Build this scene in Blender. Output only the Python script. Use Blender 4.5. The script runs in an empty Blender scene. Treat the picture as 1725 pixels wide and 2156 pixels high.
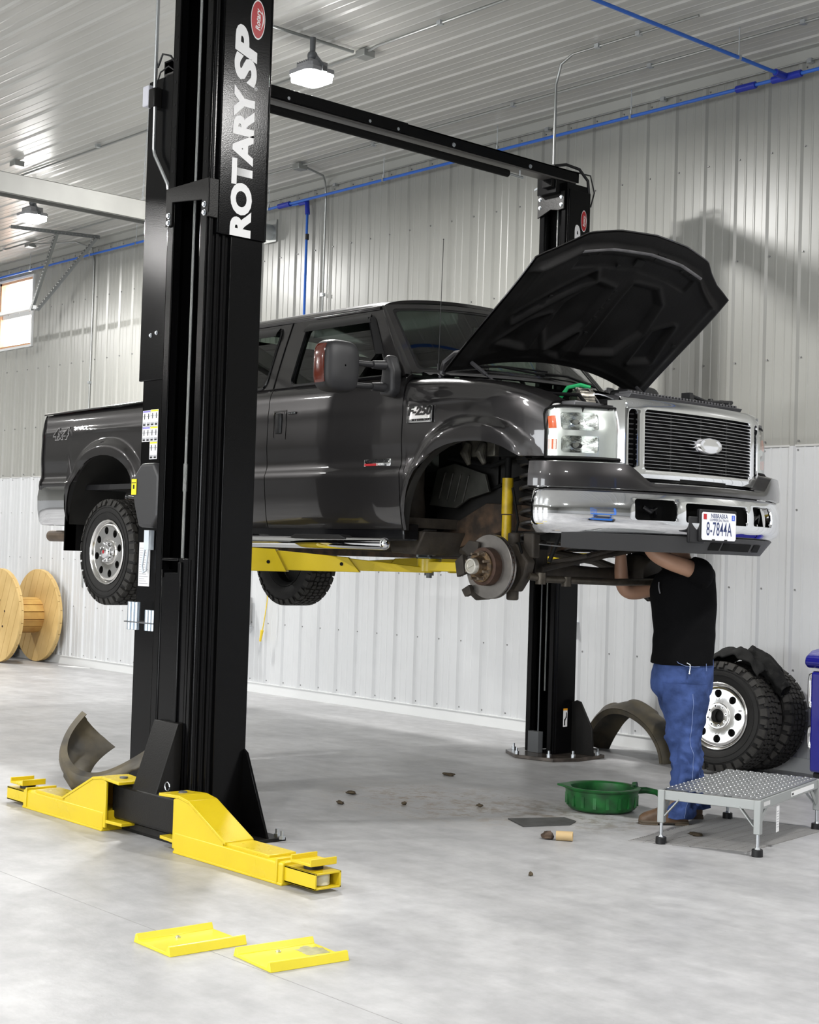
import bpy, bmesh, math, random
from math import pi, sin, cos, radians, sqrt
from mathutils import Vector, Matrix, Euler, noise
random.seed(7)
SC = bpy.context.scene
COL = SC.collection
# ------------------------------------------------------------------ camera
CAM_H = 1.5
yaw, pitch, roll, FPX = 0.84498934, 0.03031049, 0.03082954, 3186.03
fw = Vector((-sin(yaw)*cos(pitch), cos(yaw)*cos(pitch), sin(pitch)))
rt = fw.cross(Vector((0, 0, 1))).normalized(); up = rt.cross(fw)
r2 = rt*cos(roll) + up*sin(roll); u2 = up*cos(roll) - rt*sin(roll)
cd = bpy.data.cameras.new('camera'); cam = bpy.data.objects.new('camera', cd); COL.objects.link(cam)
cam.matrix_world = Matrix(((r2.x, u2.x, -fw.x, 0), (r2.y, u2.y, -fw.y, 0), (r2.z, u2.z, -fw.z, CAM_H), (0, 0, 0, 1)))
cd.sensor_fit = 'VERTICAL'; cd.sensor_height = 36; cd.sensor_width = 36; cd.lens = FPX/2156*36
cd.clip_start = 0.05; cd.clip_end = 200
SC.camera = cam
# ------------------------------------------------------------------ world, exposure
W = bpy.data.worlds.new('world'); SC.world = W; W.use_nodes = True
W.node_tree.nodes['Background'].inputs[0].default_value = (1.0, 0.97, 0.94, 1)
W.node_tree.nodes['Background'].inputs[1].default_value = 6.0
SC.view_settings.view_transform = 'Standard'; SC.view_settings.look = 'None'
SC.view_settings.exposure = 0.82; SC.view_settings.gamma = 1.0
# ------------------------------------------------------------------ lights out of frame (more of the ceiling lamps; daylight through the bay doors behind)
def area(name, loc, sx, sy, power, direction=(0, 0, -1), color=(1, .985, .96), spread=pi):
    ld = bpy.data.lights.new(name, 'AREA'); ld.shape = 'RECTANGLE'; ld.size = sx; ld.size_y = sy
    ld.energy = power; ld.color = color; ld.spread = spread
    o = bpy.data.objects.new(name, ld); COL.objects.link(o); o.location = loc
    o.rotation_euler = Vector(direction).to_track_quat('-Z', 'Y').to_euler()
    return o
LAMP_W = 132
for lx in (-21.4, -15.2, -9.0, -2.8, 3.2):
    for ly in (6.9, 0.2, -5.6):
        if (lx, ly) in ((-15.2, 6.9), (-9.0, 6.9)): continue
        area('ceiling_lamp_light', (lx, ly, 5.08), .34, .26, LAMP_W)
for dx in (-12, -5.5, 1.0):
    area('door_daylight', (dx, -9.9, 2.0), 3.6, 3.4, 230, (0, 1, -.05), (.93, .97, 1.0))
# ------------------------------------------------------------------ helpers
def thing(name, label, cat, loc=(0, 0, 0), rot=(0, 0, 0), group=None, kind=None):
    o = bpy.data.objects.new(name, None); COL.objects.link(o)
    o.location = loc; o.rotation_euler = rot; o.empty_display_size = .1
    o['label'] = label; o['category'] = cat
    if group: o['group'] = group
    if kind: o['kind'] = kind
    return o
def basis(o):
    return Matrix.LocRotScale(o.location, o.rotation_euler, o.scale)
def wbasis(o):
    return (wbasis(o.parent) @ o.matrix_parent_inverse @ basis(o)) if o.parent else basis(o)
def each(name, mats, parent, fns, **k):
    for f in fns:
        m = MB(k.get('M')) if 'M' in k else MB(); f(m); m.build(name, mats, parent, **{a: b for a, b in k.items() if a != 'M'})
def tag(o, label=None, cat=None, group=None, kind=None):
    if label: o['label'] = label
    if cat: o['category'] = cat
    if group: o['group'] = group
    if kind: o['kind'] = kind
    return o
OUTC = Vector((-8.1, 6.8, 1.9))
class MB:
    def __init__(s, M=None): s.v = []; s.f = []; s.mi = []; s.M = M
    def add(s, vs, fs, mi=0, M=None):
        n = len(s.v)
        for p in vs:
            p = Vector(p)
            if M is not None: p = M @ p
            if s.M is not None: p = s.M @ p
            s.v.append(p)
        for f in fs: s.f.append([n+i for i in f]); s.mi.append(mi)
        return s
    def box(s, lo, hi, mi=0, M=None):
        x0, y0, z0 = lo; x1, y1, z1 = hi
        vs = [(x0,y0,z0),(x1,y0,z0),(x1,y1,z0),(x0,y1,z0),(x0,y0,z1),(x1,y0,z1),(x1,y1,z1),(x0,y1,z1)]
        return s.add(vs, [(0,3,2,1),(4,5,6,7),(0,1,5,4),(1,2,6,5),(2,3,7,6),(3,0,4,7)], mi, M)
    def bar(s, a, b, w, h, mi=0, upv=(0, 0, 1)):
        a = Vector(a); b = Vector(b); d = (b-a).normalized(); upv = Vector(upv)
        if abs(d.dot(upv)) > .98: upv = Vector((0, 1, 0))
        x = d.cross(upv).normalized(); z = x.cross(d)
        vs = []
        for p in (a, b):
            for i, j in ((-1,-1),(1,-1),(1,1),(-1,1)): vs.append(p + x*w/2*i + z*h/2*j)
        return s.add(vs, [(0,1,2,3),(7,6,5,4),(0,4,5,1),(1,5,6,2),(2,6,7,3),(3,7,4,0)], mi)
    def cyl(s, a, b, r0, r1=None, n=16, mi=0, caps=True):
        a = Vector(a); b = Vector(b); r1 = r0 if r1 is None else r1
        d = (b-a).normalized(); t = Vector((0,0,1)) if abs(d.z) < .9 else Vector((1,0,0))
        x = d.cross(t).normalized(); y = d.cross(x); vs = []
        for p, r in ((a, r0), (b, r1)):
            for i in range(n):
                an = 2*pi*i/n; vs.append(p + x*r*cos(an) + y*r*sin(an))
        fs = [(i, (i+1) % n, n+(i+1) % n, n+i) for i in range(n)]
        if caps: fs += [tuple(range(n))[::-1], tuple(range(n, 2*n))]
        return s.add(vs, fs, mi)
    def tube(s, pts, r, n=8, mi=0, closed=False):
        pts = [Vector(p) for p in pts]; m = len(pts); vs = []; prev = None
        for i, p in enumerate(pts):
            if closed: d = pts[(i+1) % m]-pts[i-1]
            else: d = pts[min(i+1, m-1)]-pts[max(i-1, 0)]
            d.normalize()
            if prev is None:
                t = Vector((0,0,1)) if abs(d.z) < .9 else Vector((1,0,0)); x = d.cross(t).normalized()
            else:
                x = (prev - d*prev.dot(d)).normalized()
            prev = x; y = d.cross(x); rr = r[i] if isinstance(r, (list, tuple)) else r
            for k in range(n):
                an = 2*pi*k/n; vs.append(p + x*rr*cos(an) + y*rr*sin(an))
        fs = []
        for i in range(m if closed else m-1):
            a = i*n; b = ((i+1) % m)*n
            for k in range(n): fs.append((a+k, a+(k+1) % n, b+(k+1) % n, b+k))
        if not closed: fs += [tuple(range(n))[::-1], tuple(range((m-1)*n, m*n))]
        return s.add(vs, fs, mi)
    def prism(s, poly, axis, a, b, mi=0, M=None):
        def P(p, h):
            if axis == 'x': return (h, p[0], p[1])
            if axis == 'y': return (p[0], h, p[1])
            return (p[0], p[1], h)
        n = len(poly); vs = [P(p, a) for p in poly] + [P(p, b) for p in poly]
        fs = [tuple(range(n))[::-1], tuple(range(n, 2*n))] + [(i, (i+1) % n, n+(i+1) % n, n+i) for i in range(n)]
        return s.add(vs, fs, mi, M)
    def lathe(s, prof, c=(0,0,0), axis='z', n=32, mi=0, M=None, closed=False):
        vs = []; c = Vector(c)
        for r, h in prof:
            for i in range(n):
                an = 2*pi*i/n; a, b = r*cos(an), r*sin(an)
                vs.append(c + Vector({'z': (a, b, h), 'y': (a, h, b), 'x': (h, a, b)}[axis]))
        fs = []; m = len(prof)
        for j in range(m if closed else m-1):
            j2 = (j+1) % m
            for i in range(n): fs.append((j*n+i, j*n+(i+1) % n, j2*n+(i+1) % n, j2*n+i))
        return s.add(vs, fs, mi, M)
    def grid(s, fn, us, vs_, mi=0, closeu=False, mif=None):
        P = [fn(u, v) for v in vs_ for u in us]; nu = len(us); fs = []; n0 = len(s.f)
        for j in range(len(vs_)-1):
            for i in range(nu if closeu else nu-1):
                i2 = (i+1) % nu; fs.append((j*nu+i, j*nu+i2, (j+1)*nu+i2, (j+1)*nu+i))
        s.add(P, fs, mi)
        return s
    def sphere(s, c, r, n=16, m=10, mi=0, sc=(1,1,1)):
        c = Vector(c)
        def fn(u, v): return c + Vector((r*sc[0]*cos(u)*cos(v), r*sc[1]*sin(u)*cos(v), r*sc[2]*sin(v)))
        return s.grid(fn, [2*pi*i/n for i in range(n)], [-pi/2*.999 + pi*.999*j/m for j in range(m+1)], mi, closeu=True)
    def panel(s, u0, u1, v0, v1, holes, fn, du, dv, mi=0, arc=5):
        """sheet over (u,v) with rounded rectangular holes (a0,a1,b0,b1,ru,rv)"""
        us = {u0, u1}; vs_ = {v0, v1}
        for a0, a1, b0, b1, ru, rv in holes:
            us |= {a0, a1, a0+ru, a1-ru}; vs_ |= {b0, b1, b0+rv, b1-rv}
        def dens(S, d):
            L = sorted(S); L2 = [L[0]]
            for x in L[1:]:
                if x-L2[-1] > 1e-5: L2.append(x)
            o = [L2[0]]
            for a, b in zip(L2, L2[1:]):
                k = max(1, int(math.ceil((b-a)/d-1e-6)))
                o += [a+(b-a)*(i+1)/k for i in range(k)]
            return o
        U = dens(us, du); V = dens(vs_, dv); idx = {}; P = []; F = []
        def gi(u, v):
            k = (round(u, 5), round(v, 5))
            if k not in idx: idx[k] = len(P); P.append(fn(u, v))
            return idx[k]
        for i in range(len(U)-1):
            for j in range(len(V)-1):
                uc = (U[i]+U[i+1])/2; vc = (V[j]+V[j+1])/2
                if any(h[0] < uc < h[1] and h[2] < vc < h[3] for h in holes): continue
                F.append((gi(U[i], V[j]), gi(U[i+1], V[j]), gi(U[i+1], V[j+1]), gi(U[i], V[j+1])))
        for a0, a1, b0, b1, ru, rv in holes:
            for cu, su, cv, sv in ((a0, 1, b0, 1), (a1, -1, b0, 1), (a1, -1, b1, -1), (a0, 1, b1, -1)):
                arcp = [(cu+su*ru*(1-sin(t*pi/2/arc)), cv+sv*rv*(1-cos(t*pi/2/arc))) for t in range(arc+1)]
                c0 = gi(cu, cv)
                for p, q in zip(arcp, arcp[1:]):
                    F.append((c0, gi(*p), gi(*q)) if su*sv > 0 else (c0, gi(*q), gi(*p)))
        return s.add(P, F, mi)
    def build(s, name, mats, parent=None, local=False, smooth=35, bevel=0, solid=0, seg=2, merge=0, sub=0, soff=-1, recalc=True):
        if not isinstance(mats, (list, tuple)): mats = [mats]
        me = bpy.data.meshes.new(name); me.from_pydata([tuple(p) for p in s.v], [], s.f)
        for m in mats: me.materials.append(m)
        me.polygons.foreach_set('material_index', s.mi)
        if merge or recalc:
            bm = bmesh.new(); bm.from_mesh(me)
            if merge: bmesh.ops.remove_doubles(bm, verts=bm.verts, dist=merge)
            if recalc: bmesh.ops.recalc_face_normals(bm, faces=bm.faces)
            if solid and soff == -1:
                C0 = OUTC; tot = sum(f.calc_area()*f.normal.dot(f.calc_center_median()-C0) for f in bm.faces)
                if tot < 0: bmesh.ops.reverse_faces(bm, faces=bm.faces)
            bm.to_mesh(me); bm.free()
        me.polygons.foreach_set('use_smooth', [smooth > 0]*len(me.polygons))
        if smooth > 0 and smooth < 180: me.set_sharp_from_angle(angle=radians(smooth))
        me.update()
        o = bpy.data.objects.new(name, me); COL.objects.link(o)
        if parent is not None:
            o.parent = parent
            if not local: o.matrix_parent_inverse = wbasis(parent).inverted()
        if solid:
            md = o.modifiers.new('solid', 'SOLIDIFY'); md.thickness = solid; md.offset = soff; md.use_even_offset = False
        if bevel:
            md = o.modifiers.new('bevel', 'BEVEL'); md.width = bevel; md.segments = seg; md.limit_method = 'ANGLE'; md.angle_limit = radians(40)
        if solid and 0 < smooth < 180:
            md = o.modifiers.new('split', 'EDGE_SPLIT'); md.split_angle = radians(max(smooth, 35)); md.use_edge_sharp = True
        if sub:
            md = o.modifiers.new('sub', 'SUBSURF'); md.levels = sub; md.render_levels = sub
        return o
def lerp(a, b, t): return a+(b-a)*t
def sstep(a, b, x):
    t = max(0, min(1, (x-a)/(b-a))); return t*t*(3-2*t)
def interp(tab, x):
    if x <= tab[0][0]: return tab[0][1]
    for (a, va), (b, vb) in zip(tab, tab[1:]):
        if x <= b: return va+(vb-va)*(x-a)/(b-a)
    return tab[-1][1]
def cinterp(tab, x):
    """smooth (catmull) interpolation in a table"""
    n = len(tab)
    if x <= tab[0][0]: return tab[0][1]
    if x >= tab[-1][0]: return tab[-1][1]
    for i in range(n-1):
        x0, y0 = tab[i]; x1, y1 = tab[i+1]
        if x <= x1:
            m0 = (y1-y0)/(x1-x0); m1 = m0
            if i > 0: s_ = (y0-tab[i-1][1])/(x0-tab[i-1][0]); m0 = 0 if s_*m0 <= 0 else 2*s_*m0/(s_+m0)
            d = (y1-y0)/(x1-x0)
            if i < n-2: s_ = (tab[i+2][1]-y1)/(tab[i+2][0]-x1); m1 = 0 if s_*d <= 0 else 2*s_*d/(s_+d)
            h = x1-x0; t = (x-x0)/h
            return (2*t**3-3*t*t+1)*y0+(t**3-2*t*t+t)*h*m0+(-2*t**3+3*t*t)*y1+(t**3-t*t)*h*m1
def lin(a, b, n): return [a+(b-a)*i/(n-1) for i in range(n)]
def frame(o, x, y):
    """matrix with origin o and x,y axes (orthonormalised), z = x cross y"""
    x = Vector(x).normalized(); y = Vector(y); y = (y-x*x.dot(y)).normalized(); z = x.cross(y); o = Vector(o)
    return Matrix(((x.x, y.x, z.x, o.x), (x.y, y.y, z.y, o.y), (x.z, y.z, z.z, o.z), (0, 0, 0, 1)))
def text(name, s, size, M, m, parent, ext=.002, fat=0, shear=0, align='CENTER', sx=1, local=False, space=1):
    cu = bpy.data.curves.new('t', 'FONT'); cu.body = s; cu.size = size; cu.extrude = ext; cu.offset = fat; cu.shear = shear
    cu.align_x = align; cu.align_y = 'CENTER'; cu.space_character = space; cu.resolution_u = 4
    t = bpy.data.objects.new('t', cu); COL.objects.link(t)
    bpy.context.view_layer.update()
    me = bpy.data.meshes.new_from_object(t.evaluated_get(bpy.context.evaluated_depsgraph_get()))
    bpy.data.objects.remove(t); me.name = name
    me.transform(M @ Matrix.Diagonal((sx, 1, 1, 1))); me.materials.clear(); me.materials.append(m)
    o = bpy.data.objects.new(name, me); COL.objects.link(o); o.parent = parent
    if parent is not None and not local: o.matrix_parent_inverse = wbasis(parent).inverted()
    return o
def dup(o, parent=None, loc=None, rot=None):
    c = o.copy(); COL.objects.link(c)
    if parent is not None: c.parent = parent
    if loc is not None: c.location = loc
    if rot is not None: c.rotation_euler = rot
    for ch in list(o.children): dup(ch, c)
    return c
# ------------------------------------------------------------------ materials
MT = {}
def mat(name, col, rough=.5, metal=0, bump=0, bscale=40, var=0, vscale=3, coat=0, rvar=0, spec=None, trans=0, ior=None, emis=None, alpha=None, col2=None, detail=4):
    if name in MT: return MT[name]
    m = bpy.data.materials.new(name); m.use_nodes = True; nt = m.node_tree; N = nt.nodes; L = nt.links
    b = N['Principled BSDF']; b.inputs['Base Color'].default_value = (*col, 1); b.inputs['Roughness'].default_value = rough
    b.inputs['Metallic'].default_value = metal
    if coat: b.inputs['Coat Weight'].default_value = coat; b.inputs['Coat Roughness'].default_value = .04
    if spec is not None: b.inputs['Specular IOR Level'].default_value = spec
    if trans: b.inputs['Transmission Weight'].default_value = trans
    if ior: b.inputs['IOR'].default_value = ior
    if emis: b.inputs['Emission Color'].default_value = (*emis[0], 1); b.inputs['Emission Strength'].default_value = emis[1]
    if bump or var or rvar:
        tc = N.new('ShaderNodeTexCoord')
    if var:
        nz = N.new('ShaderNodeTexNoise'); nz.inputs['Scale'].default_value = vscale; nz.inputs['Detail'].default_value = detail
        L.new(tc.outputs['Object'], nz.inputs['Vector'])
        rp = N.new('ShaderNodeValToRGB'); rp.color_ramp.elements[0].position = .35; rp.color_ramp.elements[1].position = .68
        c2 = col2 or tuple(max(0, c*(1-var)) for c in col)
        rp.color_ramp.elements[0].color = (*c2, 1); rp.color_ramp.elements[1].color = (*col, 1)
        L.new(nz.outputs['Fac'], rp.inputs[0]); L.new(rp.outputs[0], b.inputs['Base Color'])
        if rvar:
            mr = N.new('ShaderNodeMapRange'); mr.inputs['To Min'].default_value = rough-rvar; mr.inputs['To Max'].default_value = rough+rvar
            mr.inputs['From Min'].default_value = .3; mr.inputs['From Max'].default_value = .7
            L.new(nz.outputs['Fac'], mr.inputs['Value']); L.new(mr.outputs[0], b.inputs['Roughness'])
    if bump:
        n2 = N.new('ShaderNodeTexNoise'); n2.inputs['Scale'].default_value = bscale; n2.inputs['Detail'].default_value = 3
        L.new(tc.outputs['Object'], n2.inputs['Vector'])
        bp = N.new('ShaderNodeBump'); bp.inputs['Strength'].default_value = bump; bp.inputs['Distance'].default_value = .01
        L.new(n2.outputs['Fac'], bp.inputs['Height']); L.new(bp.outputs[0], b.inputs['Normal'])
    MT[name] = m; return m
PAINT = mat('grey_car_paint', (.034, .032, .033), .30, .75, coat=1.0, bump=.02, bscale=700)
CHROME = mat('chrome', (.86, .87, .89), .04, 1)
BRUSH = mat('polished_alloy', (.80, .79, .77), .17, 1)
ZINC = mat('zinc_steel', (.62, .65, .68), .3, 1)
STEELG = mat('galvanised_steel', (.42, .44, .43), .42, .9, var=.25, vscale=8)
POST = mat('black_post_paint', (.003, .003, .0033), .17, 0, spec=.16, bump=.04, bscale=180)
POSTM = mat('black_post_matte', (.010, .0095, .009), .40, 0, spec=.22, bump=.1, bscale=120)
YEL = mat('yellow_paint', (.66, .49, .012), .30, 0, bump=.06, bscale=160, var=.07, vscale=5, rvar=.05)
BLK = mat('black_plastic', (.010, .010, .011), .45, spec=.35)
BLKM = mat('black_matte', (.004, .004, .004), .75, spec=.2)
BLKG = mat('black_gloss', (.006, .006, .007), .12)
MIRP = mat('mirror_plastic', (.022, .022, .024), .42, bump=.15, bscale=500)
RUB = mat('tyre_rubber', (.012, .0115, .011), .6, var=.3, vscale=9, bump=.15, bscale=60, spec=.3)
TREADR = mat('tread_rubber', (.040, .038, .035), .7, var=.3, vscale=30, spec=.3)
UNDER = mat('underbody_dirt', (.050, .040, .030), .7, var=.6, vscale=9, bump=.3, bscale=30)
RUST = mat('rusty_steel', (.11, .068, .042), .6, .3, var=.6, vscale=14, bump=.3, bscale=40, col2=(.035, .026, .02))
WHITE = mat('white_paint', (.8, .8, .8), .4)
RED = mat('red_badge', (.42, .012, .018), .35)
GREYW = mat('grey_plate', (.1, .105, .11), .4)
BLUE = mat('blue_pipe', (.025, .13, .55), .35)
DBLUE = mat('dark_blue_plastic', (.008, .015, .28), .35)
WOOD = mat('pine_wood', (.66, .47, .20), .55, var=.35, vscale=2.5, bump=.1, bscale=30, col2=(.52, .35, .13))
AMBER = mat('amber_lens', (.75, .11, .01), .2, coat=.5)
# ------------------------------------------------------------------ room materials
def concrete():
    m = bpy.data.materials.new('concrete_floor'); m.use_nodes = True; nt = m.node_tree; N = nt.nodes; L = nt.links
    b = N['Principled BSDF']; tc = N.new('ShaderNodeTexCoord')
    def noisef(scale, detail=5, rough=.55, vec=None):
        n = N.new('ShaderNodeTexNoise'); n.inputs['Scale'].default_value = scale; n.inputs['Detail'].default_value = detail; n.inputs['Roughness'].default_value = rough
        L.new(vec or tc.outputs['Object'], n.inputs['Vector']); return n.outputs['Fac']
    def ramp(f, p0, c0, p1, c1):
        r = N.new('ShaderNodeValToRGB'); r.color_ramp.elements[0].position = p0; r.color_ramp.elements[1].position = p1
        r.color_ramp.elements[0].color = (*c0, 1); r.color_ramp.elements[1].color = (*c1, 1); L.new(f, r.inputs[0]); return r.outputs[0]
    def mix(a, b_, fac, mode='MIX'):
        x = N.new('ShaderNodeMix'); x.data_type = 'RGBA'; x.blend_type = mode
        if isinstance(fac, float): x.inputs[0].default_value = fac
        else: L.new(fac, x.inputs[0])
        L.new(a, x.inputs[6])
        if isinstance(b_, tuple): x.inputs[7].default_value = (*b_, 1)
        else: L.new(b_, x.inputs[7])
        return x.outputs[2]
    base = ramp(noisef(.9, 6, .6), .33, (.35, .35, .355), .68, (.50, .50, .505))
    fine = ramp(noisef(7, 6, .65), .3, (.80, .80, .80), .7, (1.06, 1.06, 1.06))
    c = mix(base, fine, 1.0, 'MULTIPLY')
    # trowel swirls
    mp = N.new('ShaderNodeMapping'); mp.inputs['Rotation'].default_value = (0, 0, .7); mp.inputs['Scale'].default_value = (.6, 2.6, 1); L.new(tc.outputs['Object'], mp.inputs[0])
    sw = ramp(noisef(1.6, 7, .7, mp.outputs[0]), .42, (.86, .86, .87), .60, (1.03, 1.03, 1.03))
    c = mix(c, sw, .7, 'MULTIPLY')
    # brown dirt scattered below the truck's nose
    def blob(cx, cy, rx, ry, rot=0.0):
        m1 = N.new('ShaderNodeMapping'); m1.vector_type = 'TEXTURE'
        m1.inputs['Location'].default_value = (cx, cy, 0); m1.inputs['Rotation'].default_value = (0, 0, rot); m1.inputs['Scale'].default_value = (rx, ry, 1)
        L.new(tc.outputs['Object'], m1.inputs[0])
        ln = N.new('ShaderNodeVectorMath'); ln.operation = 'LENGTH'; L.new(m1.outputs[0], ln.inputs[0])
        r = N.new('ShaderNodeMapRange'); r.inputs['From Min'].default_value = .35; r.inputs['From Max'].default_value = 1.0; r.inputs['To Min'].default_value = 1; r.inputs['To Max'].default_value = 0
        L.new(ln.outputs['Value'], r.inputs['Value']); return r.outputs[0]
    def mul(a, b_):
        x = N.new('ShaderNodeMath'); x.operation = 'MULTIPLY'; L.new(a, x.inputs[0])
        if isinstance(b_, float): x.inputs[1].default_value = b_
        else: L.new(b_, x.inputs[1])
        return x.outputs[0]
    def step(f, a, b_):
        r = N.new('ShaderNodeMapRange'); r.inputs['From Min'].default_value = a; r.inputs['From Max'].default_value = b_; L.new(f, r.inputs['Value']); return r.outputs[0]
    dn = step(noisef(7, 8, .8), .47, .60)
    c = mix(c, (.20, .155, .105), mul(mul(blob(-6.85, 6.45, 1.1, .8), dn), .95))
    c = mix(c, (.17, .14, .10), mul(mul(blob(-6.1, 6.75, .75, .55), step(noisef(9, 8, .7), .46, .6)), .7))
    c = mix(c, (.13, .12, .10), mul(mul(blob(-7.1, 6.9, 1.2, .8), step(noisef(28, 4, .8), .62, .68)), .8))
    c = mix(c, (.16, .15, .14), mul(step(noisef(38, 3, .6), .72, .76), .5))
    L.new(c, b.inputs['Base Color'])
    rr = N.new('ShaderNodeMapRange'); rr.inputs['To Min'].default_value = .30; rr.inputs['To Max'].default_value = .55; L.new(noisef(2.2, 5), rr.inputs['Value'])
    L.new(rr.outputs[0], b.inputs['Roughness']); b.inputs['Specular IOR Level'].default_value = .35
    bp = N.new('ShaderNodeBump'); bp.inputs['Strength'].default_value = .12; bp.inputs['Distance'].default_value = .01
    L.new(noisef(22, 6), bp.inputs['Height']); L.new(bp.outputs[0], b.inputs['Normal'])
    return m
CONC = concrete()
SHEET = mat('upper_wall_sheet', (.315, .315, .292), .33, 0, var=.05, vscale=1.3)
SHEETLOW = mat('lower_wall_sheet', (.57, .58, .59), .36, 0, var=.04, vscale=1.3)
CEILM = mat('ceiling_sheet', (.53, .525, .495), .30, 0, var=.05, vscale=.8)
TRIMM = mat('white_trim', (.66, .67, .67), .4)
# ------------------------------------------------------------------ room shell
XL, XR, YF, YB, ZC = -30.0, 13.0, -10.2, 9.70, 5.44
def ribprofile(a, b, phase, pitch=.30, h=.019, extra=(), hb=.004):
    """(coordinate, height) of ribbed sheet metal: one trapezoid major rib and two small beads per pitch"""
    pts = []
    k = math.ceil((a-phase)/pitch)-1
    while True:
        c = phase+k*pitch; k += 1
        if c-.03 > b: break
        for d, hh in ((-.033, 0), (-.016, h), (.016, h), (.033, 0), (.096, 0), (.103, hb), (.111, hb), (.118, 0), (.182, 0), (.189, hb), (.197, hb), (.204, 0)):
            if a < c+d < b: pts.append((c+d, hh))
    pts = [(a, 0)]+pts+[(b, 0)]
    for e in extra:
        pts = [p for p in pts if abs(p[0]-e) > .004]+[(e, 0)]
    return sorted(pts)
def struct(o): o['kind'] = 'structure'; return o
WX0, WX1, WZ0, WZ1 = -19.76, -18.76, 4.24, 5.17
m = MB(); pr = ribprofile(XL, XR, -6.6, extra=(WX0, WX1))
for (x0, h0), (x1, h1) in zip(pr, pr[1:]):
    inwin = WX0-.001 <= x0 and x1 <= WX1+.001
    spans = [(0.10, 2.43, 0, .006)] + ([(2.43, WZ0, 1, 0), (WZ1, ZC, 1, 0)] if inwin else [(2.43, ZC, 1, 0)])
    for z0, z1, mi, off in spans:
        m.add([(x0, YB-h0-off, z0), (x1, YB-h1-off, z0), (x1, YB-h1-off, z1), (x0, YB-h0-off, z1)], [(0, 1, 2, 3)], mi)
m.box((XL, YB+.005, 0), (WX0, YB+.15, ZC), 1); m.box((WX1, YB+.005, 0), (XR, YB+.15, ZC), 1)
m.box((WX0, YB+.005, 0), (WX1, YB+.15, WZ0), 1); m.box((WX0, YB+.005, WZ1), (WX1, YB+.15, ZC), 1)
struct(m.build('wall_back', [SHEETLOW, SHEET], smooth=0, recalc=False))
m = MB(); m.box((XL, YB-.022, 0), (XR, YB+.001, .105)); m.box((XL, YB-.03, .10), (XR, YB, .108)); struct(m.build('baseboard_back', TRIMM, smooth=0))
m = MB(); m.box((XL, YB-.012, 2.425), (XR, YB, 2.44)); struct(m.build('trim_1', mat('seam_trim', (.5, .5, .49), .4), smooth=0))
m = MB(); m.box((XL, YB-.09, ZC-.012), (XR, YB, ZC-.001)); m.box((XL, YB-.024, ZC-.10), (XR, YB, ZC-.01)); struct(m.build('trim_2', mat('corner_trim', (.38, .38, .355), .4), smooth=0))
# screws of the wall sheets
m = MB()
k = 0
for zz in (.14, .75, 1.35, 1.95, 2.40, 2.47, 3.1, 3.9, 4.7, 5.3):
    x = -6.6-.3*45
    while x < -2.0:
        for d in (.048,): m.cyl((x+d, YB-.010, zz), (x+d, YB-.001, zz), .0075, n=6)
        x += .3
struct(m.build('trim_3', mat('screw', (.25, .25, .25), .4, .5), smooth=0))
m = MB(); m.box((XL, YF, -.12), (XR, YB, 0)); struct(m.build('floor', CONC, smooth=0))
m = MB(); m.box((XL, 3.2835, 0), (XR, 3.2865, .0006)); struct(m.build('trim_4', mat('saw_cut', (.26, .255, .25), .8), smooth=0))
m = MB(); pr = ribprofile(YF, YB, -.1, h=.011, hb=.002)
for (y0, h0), (y1, h1) in zip(pr, pr[1:]):
    m.add([(XL, y0, ZC-h0), (XR, y0, ZC-h0), (XR, y1, ZC-h1), (XL, y1, ZC-h1)], [(0, 1, 2, 3)])
m.box((XL, YF, ZC+.005), (XR, YB+.15, ZC+.1))
struct(m.build('ceiling', CEILM, smooth=0, recalc=False))
m = MB(); m.box((XL-.15, YF, 0), (XL, YB, 2.43)); m.box((XL-.15, YF, 2.43), (XL, YB, ZC), 1); struct(m.build('wall_left', [SHEETLOW, SHEET], smooth=0))
m = MB(); m.box((XR, YF, 0), (XR+.15, YB, 2.43)); m.box((XR, YF, 2.43), (XR+.15, YB, ZC), 1); struct(m.build('wall_right', [SHEETLOW, SHEET], smooth=0))
m = MB(); m.box((XL, YF-.15, 0), (XR, YF, 2.43)); m.box((XL, YF-.15, 2.43), (XR, YF, ZC), 1)
struct(m.build('wall_front', [SHEETLOW, SHEET], smooth=0))
# window, high in the back wall
wn = bpy.data.objects.new('window_1', None); COL.objects.link(wn); wn.location = (-19.26, YB, 4.24); wn['kind'] = 'structure'
m = MB()
FR = mat('window_wood', (.72, .42, .25), .5)
for lo, hi in (((WX0, YB, WZ0), (WX0+.05, YB+.15, WZ1)), ((WX1-.03, YB, WZ0), (WX1, YB+.15, WZ1)), ((WX0, YB, WZ1-.03), (WX1, YB+.15, WZ1)), ((WX0, YB, WZ0), (WX1, YB+.15, WZ0+.03))): m.box(lo, hi)
m.build('window_frame', FR, wn, smooth=0)
m = MB()
for lo, hi in (((WX0-.03, YB-.025, WZ0-.03), (WX0, YB+.01, WZ1+.03)), ((WX1, YB-.025, WZ0-.03), (WX1+.03, YB+.01, WZ1+.03)), ((WX0, YB-.025, WZ1), (WX1, YB+.01, WZ1+.03)), ((WX0, YB-.025, WZ0-.03), (WX1, YB+.01, WZ0)), ((WX0, YB+.03, 4.66), (WX1, YB+.07, 4.74))): m.box(lo, hi)
m.build('window_trim', TRIMM, wn, smooth=0)
GL = bpy.data.materials.new('window_glass'); GL.use_nodes = True; n_ = GL.node_tree.nodes; n_.clear()
o_ = n_.new('ShaderNodeOutputMaterial'); mx = n_.new('ShaderNodeMixShader'); t_ = n_.new('ShaderNodeBsdfTransparent'); g_ = n_.new('ShaderNodeBsdfGlossy'); g_.inputs['Roughness'].default_value = .02
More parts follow.
